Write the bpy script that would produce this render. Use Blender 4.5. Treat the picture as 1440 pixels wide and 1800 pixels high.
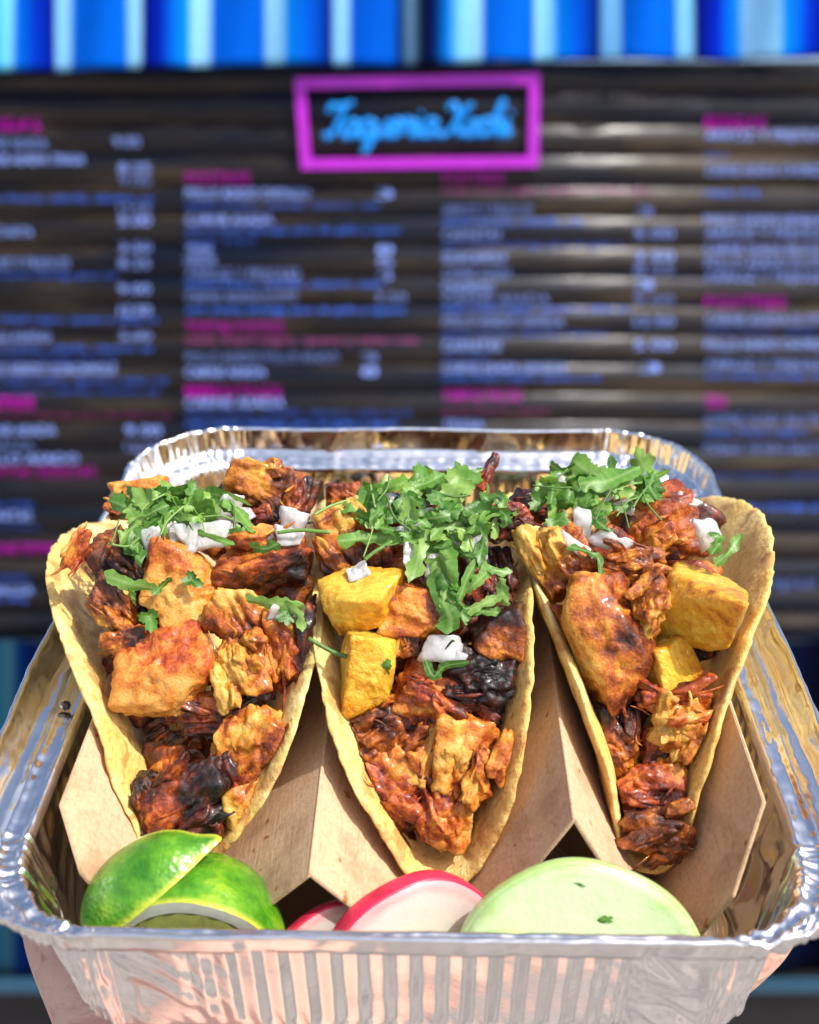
import bpy, bmesh, math, random
import numpy as np
from mathutils import Matrix, Vector

for o in list(bpy.data.objects):
    bpy.data.objects.remove(o)
SC = bpy.context.scene
COL = SC.collection
rad = math.radians

# ------------------------------------------------------------------ camera
FPX, PW, PH = 2000.0, 1440.0, 1800.0        # focal length in pixels of the 1440 x 1800 frame
PITCH = rad(11.0)                           # camera looks 11 degrees down
TILT = rad(31.0)                            # angle between the view axis and the tray's rim plane
CAMW = np.array([0.0, 0.0, 1.95])
cd = bpy.data.cameras.new('camera'); cam = bpy.data.objects.new('camera', cd); COL.objects.link(cam)
cam.location = CAMW; cam.rotation_euler = (math.pi / 2 - PITCH, 0, 0)
cd.sensor_fit = 'HORIZONTAL'; cd.sensor_width = 36.0; cd.lens = FPX / PW * 36.0
cd.clip_start = 0.01; cd.clip_end = 2000
cd.dof.use_dof = True; cd.dof.focus_distance = 0.265
cd.dof.aperture_fstop = (cd.lens / 1000) / 0.0034; cd.dof.aperture_blades = 0
SC.camera = cam

# ------------------------------------------------------------------ sky and sun
SUN = Vector((0.52, -0.38, 0.765)).normalized()       # direction towards the sun
w = bpy.data.worlds.new('World'); SC.world = w; w.use_nodes = True
nt = w.node_tree; bgn = nt.nodes['Background']
sky = nt.nodes.new('ShaderNodeTexSky'); sky.sky_type = 'NISHITA'; sky.sun_disc = False; sky.dust_density = 3.5; sky.air_density = .8
sky.sun_elevation = math.asin(SUN.z); sky.sun_rotation = math.atan2(SUN.x, SUN.y)
nt.links.new(sky.outputs[0], bgn.inputs[0]); bgn.inputs[1].default_value = 0.15
ld = bpy.data.lights.new('sun', 'SUN'); ld.energy = 3.5; ld.angle = rad(0.6); ld.color = (1.0, 0.95, 0.87)
lo = bpy.data.objects.new('sun', ld); COL.objects.link(lo)
lo.rotation_euler = SUN.to_track_quat('Z', 'Y').to_euler(); lo.location = (1, -1, 4)
vs = SC.view_settings; vs.view_transform = 'Standard'; vs.look = 'None'; vs.gamma = 1.0
vs.use_curve_mapping = False; vs.exposure = 0.58

# ------------------------------------------------------------------ frames: tray (cm) <-> world (m)
H, LEN = 4.2, 20.0
_f = np.array([0, math.cos(TILT), -math.sin(TILT)]); _u = np.array([0, math.sin(TILT), math.cos(TILT)]); _r = np.array([1.0, 0, 0])
CT = np.array([0, -LEN / 2, H]) - 20.5 * _f + .37 * 20.5 * _u         # camera seen from the tray
_yw = rad(1.0)
def _ry(v): return np.array([math.cos(_yw) * v[0] - math.sin(_yw) * v[1], math.sin(_yw) * v[0] + math.cos(_yw) * v[1], v[2]])
FW, UP, RT = _ry(_f), _ry(_u), _ry(_r)
Bt = np.stack([RT, UP, FW], 1)
FWW = np.array([0, math.cos(PITCH), -math.sin(PITCH)]); UPW = np.array([0, math.sin(PITCH), math.cos(PITCH)])
Bw = np.stack([np.array([1.0, 0, 0]), UPW, FWW], 1)
MR = Bw @ Bt.T
T = Matrix(MR.tolist()).to_4x4(); T.translation = Vector((CAMW - MR @ CT * .01).tolist())
def ray(px, py): return FW + RT * (px - 720) / FPX - UP * (py - 900) / FPX
def Pz(px, py, z):
    d = ray(px, py); return CT + d * (z - CT[2]) / d[2]
def Py(px, py, y):
    d = ray(px, py); return CT + d * (y - CT[1]) / d[1]
def depth(p): return float((np.asarray(p) - CT) @ FW)
YB = 2.5
def Bd(px, py, y=YB):                        # a place on the upright wall behind, world metres
    d = FWW + np.array([1.0, 0, 0]) * (px - 720) / FPX - UPW * (py - 900) / FPX
    return CAMW + d * (y - CAMW[1]) / d[1]

# ------------------------------------------------------------------ noise
_g = np.random.default_rng(7); PERM = np.concatenate([_g.permutation(256)] * 2).astype(np.int64)
GRAD = _g.normal(size=(256, 3)); GRAD /= np.linalg.norm(GRAD, axis=1)[:, None]
def pn(P):
    P = np.asarray(P, float); I = np.floor(P).astype(np.int64); Fq = P - I; I &= 255
    U = Fq * Fq * Fq * (Fq * (Fq * 6 - 15) + 10); out = 0
    for dx in (0, 1):
        for dy in (0, 1):
            for dz in (0, 1):
                h = PERM[PERM[PERM[(I[:, 0] + dx) & 255] + ((I[:, 1] + dy) & 255)] + ((I[:, 2] + dz) & 255)]
                g = (GRAD[h] * (Fq - np.array([dx, dy, dz]))).sum(1)
                wx = U[:, 0] if dx else 1 - U[:, 0]; wy = U[:, 1] if dy else 1 - U[:, 1]; wz = U[:, 2] if dz else 1 - U[:, 2]
                out = out + g * wx * wy * wz
    return out * 1.6
def fbm(P, o=3):
    P = np.asarray(P, float); s = 0; a = 1.0
    for k in range(o): s = s + a * pn(P * 2.03 ** k + 17.3 * k); a *= .5
    return s
def unit(v): v = np.asarray(v, float); return v / np.linalg.norm(v)

# ------------------------------------------------------------------ object helpers
def mesh(name, V, Fc, mat=None, smooth=True, attrs=None, cols=None):
    me = bpy.data.meshes.new(name)
    me.from_pydata(np.asarray(V, float).tolist(), [], [list(map(int, f)) for f in Fc])
    if smooth: me.polygons.foreach_set('use_smooth', [True] * len(me.polygons))
    for k, v in (attrs or {}).items():
        a = me.attributes.new(k, 'FLOAT', 'POINT'); a.data.foreach_set('value', np.asarray(v, np.float32))
    for k, v in (cols or {}).items():
        a = me.attributes.new(k, 'FLOAT_COLOR', 'POINT'); a.data.foreach_set('color', np.asarray(v, np.float32).ravel())
    if mat: me.materials.append(mat)
    me.update(); return me
def tag(o, label=None, cat=None, group=None, kind=None):
    if label: o['label'] = label
    if cat: o['category'] = cat
    if group: o['group'] = group
    if kind: o['kind'] = kind
    return o
def obj(name, me, parent=None, mw=None):
    o = bpy.data.objects.new(name, me); COL.objects.link(o)
    if parent is not None: o.parent = parent
    if mw is not None: o.matrix_world = mw
    return o
def thing(name, base, label, cat, group=None, world=False):
    """Empty at the thing's base (tray cm, or world metres)."""
    mw = Matrix.Translation(base) if world else T @ Matrix.Translation((np.asarray(base) * .01).tolist())
    return tag(obj(name, None, None, mw), label, cat, group)
def solo(name, V, Fc, mat, label, cat, group=None, **k):
    """One mesh thing from tray-frame cm."""
    V = np.asarray(V, float); c = V.mean(0); c[2] = V[:, 2].min()
    o = obj(name, mesh(name, (V - c) * .01, Fc, mat, **k), None, T @ Matrix.Translation((c * .01).tolist()))
    return tag(o, label, cat, group)
def part(name, V, Fc, mat, parent, base, **k):
    """Child mesh, vertices in tray cm, base = the parent's base in tray cm."""
    return obj(name, mesh(name, (np.asarray(V, float) - np.asarray(base)) * .01, Fc, mat, **k), parent)
def wpart(name, V, Fc, mat, parent, base, **k):
    return obj(name, mesh(name, np.asarray(V, float) - np.asarray(base), Fc, mat, **k), parent)
def grid_faces(nu, nv, wrap=False, off=0):
    F_ = []
    for i in range(nu if wrap else nu - 1):
        i2 = (i + 1) % nu
        for j in range(nv - 1): F_.append((off + i * nv + j, off + i2 * nv + j, off + i2 * nv + j + 1, off + i * nv + j + 1))
    return F_
def catmull(pts, n):
    P = np.asarray(pts, float); P = np.vstack([2 * P[0] - P[1], P, 2 * P[-1] - P[-2]]); m = len(P) - 3; out = []
    for t in np.linspace(0, m - 1e-6, n):
        i = int(t); f = t - i; a, b, c, d = P[i:i + 4]
        out.append(.5 * (2 * b + (c - a) * f + (2 * a - 5 * b + 4 * c - d) * f * f + (3 * b - a - 3 * c + d) * f ** 3))
    return np.array(out)
def tube(path, radii, k=6, nrm=None):
    P = np.asarray(path, float); n = len(P); R_ = np.broadcast_to(np.asarray(radii, float), (n,))
    tg = np.gradient(P, axis=0); tg /= np.linalg.norm(tg, axis=1)[:, None] + 1e-12
    a = np.cross(tg, nrm if nrm is not None else np.array([.31, .22, .92])); a /= np.linalg.norm(a, axis=1)[:, None] + 1e-12
    b = np.cross(tg, a); V = []
    for i in range(n):
        for j in range(k):
            t = 2 * math.pi * j / k; V.append(P[i] + R_[i] * (math.cos(t) * a[i] + math.sin(t) * b[i]))
    Fc = []
    for i in range(n - 1):
        for j in range(k): Fc.append((i * k + j, i * k + (j + 1) % k, (i + 1) * k + (j + 1) % k, (i + 1) * k + j))
    Fc.append(tuple(range(k - 1, -1, -1))); Fc.append(tuple((n - 1) * k + j for j in range(k)))
    return np.array(V), Fc
_ico = {}
def ico(n):
    if n not in _ico:
        bm = bmesh.new(); bmesh.ops.create_icosphere(bm, subdivisions=n, radius=1)
        bm.verts.ensure_lookup_table()
        _ico[n] = (np.array([v.co[:] for v in bm.verts]), [tuple(v.index for v in f.verts) for f in bm.faces]); bm.free()
    return _ico[n]

# ------------------------------------------------------------------ materials
def mat(name, base=(.5, .5, .5), rough=.5, **k):
    m = bpy.data.materials.new(name); m.use_nodes = True
    p = m.node_tree.nodes['Principled BSDF']; p.inputs['Base Color'].default_value = (*base, 1); p.inputs['Roughness'].default_value = rough
    for a, v in k.items(): p.inputs[a.replace('_', ' ')].default_value = v
    return m, m.node_tree.nodes, m.node_tree.links, p
def ramp(N, stops, interp='LINEAR'):
    r = N.new('ShaderNodeValToRGB'); r.color_ramp.interpolation = interp; e = r.color_ramp.elements
    while len(e) < len(stops): e.new(.5)
    for q, (pos, c) in zip(e, stops): q.position = pos; q.color = (*c, 1) if len(c) == 3 else c
    return r
def noise(N, L, scale, detail=4, rough=.55, coord='Object', vec=None, dist=0):
    n = N.new('ShaderNodeTexNoise'); n.inputs['Scale'].default_value = scale; n.inputs['Detail'].default_value = detail
    n.inputs['Roughness'].default_value = rough; n.inputs['Distortion'].default_value = dist
    if vec is None:
        tc = N.new('ShaderNodeTexCoord'); vec = tc.outputs[coord]
    L.new(vec, n.inputs['Vector']); return n
def mapping(N, L, scale, coord='Object'):
    tc = N.new('ShaderNodeTexCoord'); mp = N.new('ShaderNodeMapping'); mp.inputs['Scale'].default_value = scale
    L.new(tc.outputs[coord], mp.inputs['Vector']); return mp.outputs['Vector']
def math_(N, L, op, a, b, clamp=False):
    n = N.new('ShaderNodeMath'); n.operation = op; n.use_clamp = clamp
    for i, v in enumerate((a, b)):
        if v is None: continue
        if isinstance(v, (int, float)): n.inputs[i].default_value = v
        else: L.new(v, n.inputs[i])
    return n.outputs[0]
def bump(N, L, h, p, strength, dist, prev=None):
    b = N.new('ShaderNodeBump'); b.inputs['Strength'].default_value = strength; b.inputs['Distance'].default_value = dist
    L.new(h, b.inputs['Height'])
    if prev is not None: L.new(prev, b.inputs['Normal'])
    L.new(b.outputs[0], p.inputs['Normal']); return b.outputs[0]
def attr(N, name):
    a = N.new('ShaderNodeAttribute'); a.attribute_name = name; return a
def mixc(N, L, f, a, b, mode='MIX'):
    m = N.new('ShaderNodeMix'); m.data_type = 'RGBA'; m.blend_type = mode
    for i, v in ((0, f), (6, a), (7, b)):
        if isinstance(v, (int, float)): m.inputs[i].default_value = v
        elif isinstance(v, tuple): m.inputs[i].default_value = (*v, 1)
        else: L.new(v, m.inputs[i])
    return m.outputs[2]

def m_foil():
    m, N, L, p = mat('foil', (.90, .905, .915), .16, Metallic=1.0)
    n1 = noise(N, L, 130, 3); n2 = noise(N, L, 700, 2)
    r = ramp(N, [(.3, (.09,) * 3), (.7, (.24,) * 3)]); L.new(n1.outputs[0], r.inputs[0]); L.new(r.outputs[0], p.inputs['Roughness'])
    b = bump(N, L, n1.outputs[0], p, .12, .0012); bump(N, L, n2.outputs[0], p, .10, .0003, b)
    return m
def m_card():
    m, N, L, p = mat('kraft_card', (.5, .32, .19), .85)
    n1 = noise(N, L, 900, 5, .7); v = mapping(N, L, (900, 160, 900)); n2 = noise(N, L, 1.0, 3, vec=v)
    n3 = noise(N, L, 55, 3)
    c = ramp(N, [(.25, (.43, .27, .15)), (.5, (.55, .365, .22)), (.8, (.64, .45, .30))]); L.new(n1.outputs[0], c.inputs[0])
    k = ramp(N, [(.60, (1, 1, 1)), (.74, (.62, .52, .45))]); L.new(n2.outputs[0], k.inputs[0])
    c2 = mixc(N, L, .55, c.outputs[0], k.outputs[0], 'MULTIPLY')
    k3 = ramp(N, [(.34, (.74, .70, .66)), (.48, (1, 1, 1))]); L.new(n3.outputs[0], k3.inputs[0])
    n7 = noise(N, L, 210, 2, .4); k7 = ramp(N, [(.70, (1, 1, 1)), (.74, (.62, .36, .2))]); L.new(n7.outputs[0], k7.inputs[0])
    L.new(mixc(N, L, 1.0, mixc(N, L, 1.0, c2, k3.outputs[0], 'MULTIPLY'), k7.outputs[0], 'MULTIPLY'), p.inputs['Base Color'])
    b = bump(N, L, n1.outputs[0], p, .35, .0004); bump(N, L, n2.outputs[0], p, .25, .0005, b)
    return m
def m_tortilla():
    m, N, L, p = mat('corn_tortilla', (.78, .56, .24), .55, Subsurface_Weight=.15, Subsurface_Scale=.004)
    p.inputs['Subsurface Radius'].default_value = (1, .6, .25)
    n1 = noise(N, L, 70, 4); n2 = noise(N, L, 480, 5, .65); n3 = noise(N, L, 150, 2, .4, dist=.6)
    c = ramp(N, [(.28, (.70, .42, .09)), (.48, (.83, .58, .18)), (.70, (.90, .72, .33))]); L.new(n1.outputs[0], c.inputs[0])
    k = ramp(N, [(.36, (.80, .70, .55)), (.56, (1, 1, 1))]); L.new(n2.outputs[0], k.inputs[0])
    c2 = mixc(N, L, .7, c.outputs[0], k.outputs[0], 'MULTIPLY')
    t = ramp(N, [(.53, (0, 0, 0)), (.64, (1, 1, 1))]); L.new(n3.outputs[0], t.inputs[0])
    f = math_(N, L, 'MULTIPLY', t.outputs[0], .62)
    c3 = mixc(N, L, f, c2, (.38, .13, .03))
    n6 = noise(N, L, 900, 3, .5); t6 = ramp(N, [(.60, (0, 0, 0)), (.70, (1, 1, 1))]); L.new(n6.outputs[0], t6.inputs[0]); c3 = mixc(N, L, math_(N, L, 'MULTIPLY', t6.outputs[0], .6), c3, (.30, .12, .03))
    g = attr(N, 'grease'); c4 = mixc(N, L, math_(N, L, 'MULTIPLY', g.outputs['Fac'], .8), c3, (.62, .30, .05))
    L.new(c4, p.inputs['Base Color'])
    r = math_(N, L, 'SUBTRACT', .58, math_(N, L, 'MULTIPLY', g.outputs['Fac'], .25)); L.new(r, p.inputs['Roughness'])
    b = bump(N, L, n1.outputs[0], p, .5, .003); bump(N, L, n2.outputs[0], p, .7, .0013, b)
    return m
def m_meat():
    m, N, L, p = mat('roast_pork', (.4, .15, .04), .35, Subsurface_Weight=.03, Subsurface_Scale=.003, Coat_Weight=.5, Coat_Roughness=.05, Specular_IOR_Level=.3)
    p.inputs['Subsurface Radius'].default_value = (1, .35, .12)
    s = attr(N, 'sear'); n1 = noise(N, L, 260, 6, .62, dist=.5); n2 = noise(N, L, 1500, 4, .6); n3 = noise(N, L, 150, 3); n4 = noise(N, L, 85, 3, .5, dist=.8)
    a = math_(N, L, 'ADD', s.outputs['Fac'], math_(N, L, 'MULTIPLY', math_(N, L, 'SUBTRACT', n1.outputs[0], .5), 1.05))
    a = math_(N, L, 'ADD', a, math_(N, L, 'MULTIPLY', math_(N, L, 'SUBTRACT', n4.outputs[0], .5), .75))
    a = math_(N, L, 'ADD', a, math_(N, L, 'MULTIPLY', math_(N, L, 'SUBTRACT', n2.outputs[0], .5), .5), True)
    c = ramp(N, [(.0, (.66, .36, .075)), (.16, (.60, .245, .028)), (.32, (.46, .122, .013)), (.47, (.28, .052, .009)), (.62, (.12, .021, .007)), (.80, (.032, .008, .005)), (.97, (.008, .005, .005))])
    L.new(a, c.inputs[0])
    hv = N.new('ShaderNodeHueSaturation'); L.new(c.outputs[0], hv.inputs['Color'])
    oi = N.new('ShaderNodeObjectInfo'); L.new(math_(N, L, 'ADD', math_(N, L, 'MULTIPLY', oi.outputs['Random'], .022), .489), hv.inputs['Hue'])
    L.new(hv.outputs[0], p.inputs['Base Color'])
    r = ramp(N, [(.35, (.25,) * 3), (.65, (.6,) * 3)]); L.new(n3.outputs[0], r.inputs[0]); L.new(r.outputs[0], p.inputs['Roughness'])
    b = bump(N, L, n1.outputs[0], p, .6, .0013); bump(N, L, n2.outputs[0], p, .55, .0004, b)
    return m
def m_pine():
    m, N, L, p = mat('grilled_pineapple', (.85, .52, .04), .3, Subsurface_Weight=.3, Subsurface_Scale=.006, Coat_Weight=.4, Coat_Roughness=.1)
    p.inputs['Subsurface Radius'].default_value = (1, .6, .1)
    s = attr(N, 'sear'); v = mapping(N, L, (300, 1100, 300)); n1 = noise(N, L, 1.0, 5, .65, vec=v, dist=.7); n2 = noise(N, L, 420, 6, .7)
    a = math_(N, L, 'ADD', s.outputs['Fac'], math_(N, L, 'MULTIPLY', math_(N, L, 'SUBTRACT', n2.outputs[0], .5), 1.7), True)
    c = ramp(N, [(.0, (.88, .56, .06)), (.26, (.83, .40, .013)), (.46, (.66, .25, .008)), (.64, (.36, .10, .010)), (.85, (.09, .022, .01))]); L.new(a, c.inputs[0])
    k = ramp(N, [(.3, (.85, .78, .6)), (.6, (1, 1, 1))]); L.new(n1.outputs[0], k.inputs[0])
    L.new(mixc(N, L, .6, c.outputs[0], k.outputs[0], 'MULTIPLY'), p.inputs['Base Color'])
    b = bump(N, L, n1.outputs[0], p, .9, .0016); bump(N, L, n2.outputs[0], p, .5, .001, b)
    return m
def m_onion():
    m, N, L, p = mat('white_onion', (.86, .88, .82), .22, Subsurface_Weight=.75, Subsurface_Scale=.012, Transmission_Weight=.12)
    p.inputs['Subsurface Radius'].default_value = (1, 1, .8)
    v = mapping(N, L, (900, 160, 300)); n = noise(N, L, 1.0, 3, vec=v)
    c = ramp(N, [(.35, (.70, .74, .62)), (.6, (.84, .86, .80))]); L.new(n.outputs[0], c.inputs[0]); L.new(c.outputs[0], p.inputs['Base Color'])
    bump(N, L, n.outputs[0], p, .35, .0006); return m
def m_leaf():
    m, N, L, p = mat('cilantro', (.08, .24, .03), .42)
    oi = N.new('ShaderNodeObjectInfo'); n = noise(N, L, 420, 4); v = attr(N, 'vein')
    c = ramp(N, [(0, (.045, .155, .015)), (.35, (.09, .245, .026)), (.7, (.16, .35, .05)), (1, (.31, .49, .12))]); L.new(oi.outputs['Random'], c.inputs[0])
    k = ramp(N, [(.3, (.60, .68, .58)), (.65, (1., 1., .95))]); L.new(n.outputs[0], k.inputs[0])
    c2 = mixc(N, L, .8, c.outputs[0], k.outputs[0], 'MULTIPLY')
    c3 = mixc(N, L, math_(N, L, 'MULTIPLY', v.outputs['Fac'], .45), c2, (.40, .58, .22))
    L.new(c3, p.inputs['Base Color'])
    tr = N.new('ShaderNodeBsdfTranslucent'); mx = N.new('ShaderNodeMixShader'); mx.inputs[0].default_value = .3
    L.new(mixc(N, L, 1.0, c3, (.9, 1.0, .4), 'MULTIPLY'), tr.inputs[0])
    L.new(p.outputs[0], mx.inputs[1]); L.new(tr.outputs[0], mx.inputs[2]); L.new(mx.outputs[0], N['Material Output'].inputs[0])
    bump(N, L, n.outputs[0], p, .4, .0008); return m
def m_rind():
    m, N, L, p = mat('lime_rind', (.14, .36, .02), .3, Coat_Weight=.25)
    n = noise(N, L, 110, 4, .6); vo = N.new('ShaderNodeTexVoronoi'); vo.inputs['Scale'].default_value = 950
    tc = N.new('ShaderNodeTexCoord'); L.new(tc.outputs['Object'], vo.inputs['Vector'])
    c = ramp(N, [(.34, (.030, .15, .006)), (.5, (.085, .27, .010)), (.68, (.26, .42, .02))]); L.new(n.outputs[0], c.inputs[0])
    e = attr(N, 'edge'); L.new(mixc(N, L, math_(N, L, 'MULTIPLY', e.outputs['Fac'], .8), c.outputs[0], (.58, .60, .06)), p.inputs['Base Color'])
    b = bump(N, L, vo.outputs['Distance'], p, .35, .0005); bump(N, L, n.outputs[0], p, .4, .002, b); return m
def m_plain(name, base, rough, ns, lo_, hi_, bs=.3, bd=.0006, **k):
    m, N, L, p = mat(name, base, rough, **k)
    n = noise(N, L, ns, 4)
    c = ramp(N, [(.3, tuple(np.array(base) * lo_)), (.7, tuple(np.minimum(np.array(base) * hi_, .95)))]); L.new(n.outputs[0], c.inputs[0])
    L.new(c.outputs[0], p.inputs['Base Color']); bump(N, L, n.outputs[0], p, bs, bd); return m
def m_cuke():
    m, N, L, p = mat('cucumber_flesh', (.62, .78, .42), .3, Subsurface_Weight=.4, Subsurface_Scale=.008, Coat_Weight=.55, Coat_Roughness=.12)
    p.inputs['Subsurface Radius'].default_value = (.7, 1, .4)
    a = attr(N, 'rim'); n = noise(N, L, 120, 4); n2 = noise(N, L, 900, 3)
    s = math_(N, L, 'ADD', a.outputs['Fac'], math_(N, L, 'MULTIPLY', math_(N, L, 'SUBTRACT', n.outputs[0], .5), .35), True)
    v2 = mapping(N, L, (420, 60, 60)); n5 = noise(N, L, 1.0, 4, vec=v2)
    c = ramp(N, [(0, (.56, .66, .32)), (.45, (.64, .75, .48)), (.86, (.60, .74, .44)), (1, (.40, .62, .20))]); L.new(s, c.inputs[0])
    L.new(c.outputs[0], p.inputs['Base Color']); b = bump(N, L, n.outputs[0], p, .35, .002); b = bump(N, L, n5.outputs[0], p, .12, .0006, b); bump(N, L, n2.outputs[0], p, .25, .0003, b); return m
def m_skin():
    m, N, L, p = mat('skin', (.66, .40, .31), .45, Subsurface_Weight=.2, Subsurface_Scale=.006)
    p.inputs['Subsurface Radius'].default_value = (1, .35, .2)
    n = noise(N, L, 40, 4); v = mapping(N, L, (110, 260, 180)); n2 = noise(N, L, 1.0, 4, .6, vec=v, dist=1.2); n3 = noise(N, L, 1500, 2)
    c = ramp(N, [(.3, (.62, .33, .25)), (.65, (.72, .47, .37))]); L.new(n.outputs[0], c.inputs[0])
    k = ramp(N, [(.32, (.74, .54, .46)), (.46, (1, 1, 1))]); L.new(n2.outputs[0], k.inputs[0])
    L.new(mixc(N, L, .6, c.outputs[0], k.outputs[0], 'MULTIPLY'), p.inputs['Base Color'])
    b = bump(N, L, n2.outputs[0], p, .6, .0018); bump(N, L, n3.outputs[0], p, .2, .0003, b); return m
def m_vcol(name, rough, **k):
    m, N, L, p = mat(name, (.5, .5, .5), rough, **k)
    a = attr(N, 'tint'); n = noise(N, L, 140, 3); q = ramp(N, [(.3, (.85,) * 3), (.7, (1.05,) * 3)]); L.new(n.outputs[0], q.inputs[0])
    L.new(mixc(N, L, 1.0, a.outputs['Color'], q.outputs[0], 'MULTIPLY'), p.inputs['Base Color']); bump(N, L, n.outputs[0], p, .3, .003); return m
def m_slat():
    m, N, L, p = mat('black_slat', (.006, .009, .018), .2, Specular_IOR_Level=.3)
    n = noise(N, L, 9, 3); r = ramp(N, [(.3, (.2,) * 3), (.7, (.38,) * 3)]); L.new(n.outputs[0], r.inputs[0]); L.new(r.outputs[0], p.inputs['Roughness'])
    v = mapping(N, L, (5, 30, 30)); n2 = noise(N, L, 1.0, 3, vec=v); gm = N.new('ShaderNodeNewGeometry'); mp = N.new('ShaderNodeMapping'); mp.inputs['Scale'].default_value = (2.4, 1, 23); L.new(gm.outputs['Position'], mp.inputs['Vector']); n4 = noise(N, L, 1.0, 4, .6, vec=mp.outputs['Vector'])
    base_refl = ramp(N, [(.40, (.004, .007, .017)), (.56, (.020, .016, .013)), (.68, (.055, .040, .026))]); L.new(n4.outputs[0], base_refl.inputs[0]); L.new(base_refl.outputs[0], p.inputs['Base Color']); bump(N, L, n2.outputs[0], p, .35, .01); return m  # brown streaks are reflections painted into the slats' navy base colour
def m_ground():
    m, N, L, p = mat('grey_paving', (.14, .14, .15), .85)
    n = noise(N, L, 2.2, 5); c = ramp(N, [(.36, (.13, .12, .115)), (.50, (.25, .22, .20)), (.66, (.36, .32, .29))]); L.new(n.outputs[0], c.inputs[0]); L.new(c.outputs[0], p.inputs['Base Color'])
    bump(N, L, n.outputs[0], p, .2, .01); return m
FOIL, CARD, TORT, MEAT, PINE, ONION, LEAF, RIND = m_foil(), m_card(), m_tortilla(), m_meat(), m_pine(), m_onion(), m_leaf(), m_rind()
PITH = m_plain('lime_pith', (.88, .90, .72), .5, 300, .9, 1.08, Subsurface_Weight=.2, Subsurface_Scale=.004)
LFLESH = m_plain('lime_flesh', (.62, .66, .16), .2, 260, .75, 1.15, .5, .001, Subsurface_Weight=.3, Subsurface_Scale=.006)
RSKIN = m_plain('radish_skin', (.62, .025, .07), .3, 240, .7, 1.35)
RFLESH = m_plain('radish_flesh', (.72, .64, .58), .25, 110, .88, 1.08, .35, .0012, Subsurface_Weight=.4, Subsurface_Scale=.006)
def m_radish():
    m, N, L, p = mat('radish_flesh', (.72, .64, .58), .22, Subsurface_Weight=.4, Subsurface_Scale=.006, Coat_Weight=.3)
    a = attr(N, 'rim'); n = noise(N, L, 110, 4); s_ = math_(N, L, 'ADD', a.outputs['Fac'], math_(N, L, 'MULTIPLY', math_(N, L, 'SUBTRACT', n.outputs[0], .5), .22))
    c = ramp(N, [(0, (.58, .53, .38)), (.5, (.63, .56, .48)), (.82, (.67, .55, .52)), (.97, (.72, .28, .30))]); L.new(s_, c.inputs[0]); L.new(c.outputs[0], p.inputs['Base Color'])
    bump(N, L, n.outputs[0], p, .35, .0012); return m
RFLESH = m_radish()
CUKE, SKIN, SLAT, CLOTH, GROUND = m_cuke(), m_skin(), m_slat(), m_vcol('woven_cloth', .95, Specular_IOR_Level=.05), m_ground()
TXT_B = m_plain('pale_blue_paint', (.24, .36, .95), .5, 30, .85, 1.1, 0, Specular_IOR_Level=.1)
TXT_D = m_plain('dim_blue_paint', (.04, .14, .70), .5, 30, .85, 1.1, 0, Specular_IOR_Level=.1)
TXT_M = m_plain('magenta_paint', (.52, .0, .46), .5, 30, .85, 1.1, 0, Specular_IOR_Level=.1)
TXT_N = m_plain('dull_magenta_paint', (.26, .02, .17), .5, 30, .85, 1.1, 0)
SGN_P = m_plain('purple_sign_paint', (.46, .015, .58), .4, 30, .9, 1.1, 0)
SGN_B = m_plain('azure_sign_paint', (.0, .30, .95), .4, 30, .9, 1.05, 0)
DARK = m_plain('black_panel', (.008, .009, .012), .5, 8, .7, 1.3, 0)
LEDGE_M = m_plain('dull_blue_trim', (.02, .07, .12), .5, 8, .9, 1.1, 0)

# ================================================================== SETTING
R0 = random.Random(3)
g = mesh('ground', [(-60, -60, 0), (60, -60, 0), (60, 60, 0), (-60, 60, 0)], [(0, 1, 2, 3)], GROUND, False)
tag(obj('ground', g), kind='structure')

# ---- the slatted shutter with the painted menu (world metres)
ZT = Bd(720, 108)[2]; ZBm = Bd(720, 1085)[2]; PER = .0625; XW = 1.75
NS = int((ZT - ZBm) / PER) + 1
def slat_y(z):                     # front surface of the slats at height z
    f = ((ZT - z) / PER) % 1.0
    return YB - .010 * math.sin(math.pi * min(max(f, 0), 1))
shutter = thing('menu_shutter', (0, YB, ZBm), 'black horizontally slatted shutter painted with a pale blue and magenta menu', 'shutter', world=True)
sb = np.array([0, YB, ZBm]); prof = [(f, -.010 * math.sin(math.pi * f)) for f in np.linspace(0, 1, 11)]
sv = []; sf = []
for xx in (-XW, XW):
    sv += [(xx, y, -f * PER) for f, y in prof] + [(xx, .012, -PER), (xx, .012, 0)]
n_ = len(prof) + 2
sf = [(j, (j + 1) % n_, n_ + (j + 1) % n_, n_ + j) for j in range(n_)] + [tuple(range(n_ - 1, -1, -1)), tuple(range(n_, 2 * n_))]
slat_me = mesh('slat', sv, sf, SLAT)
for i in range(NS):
    o = obj('slat', slat_me, shutter); o.location = (0, 0, ZT - i * PER - ZBm)

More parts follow.
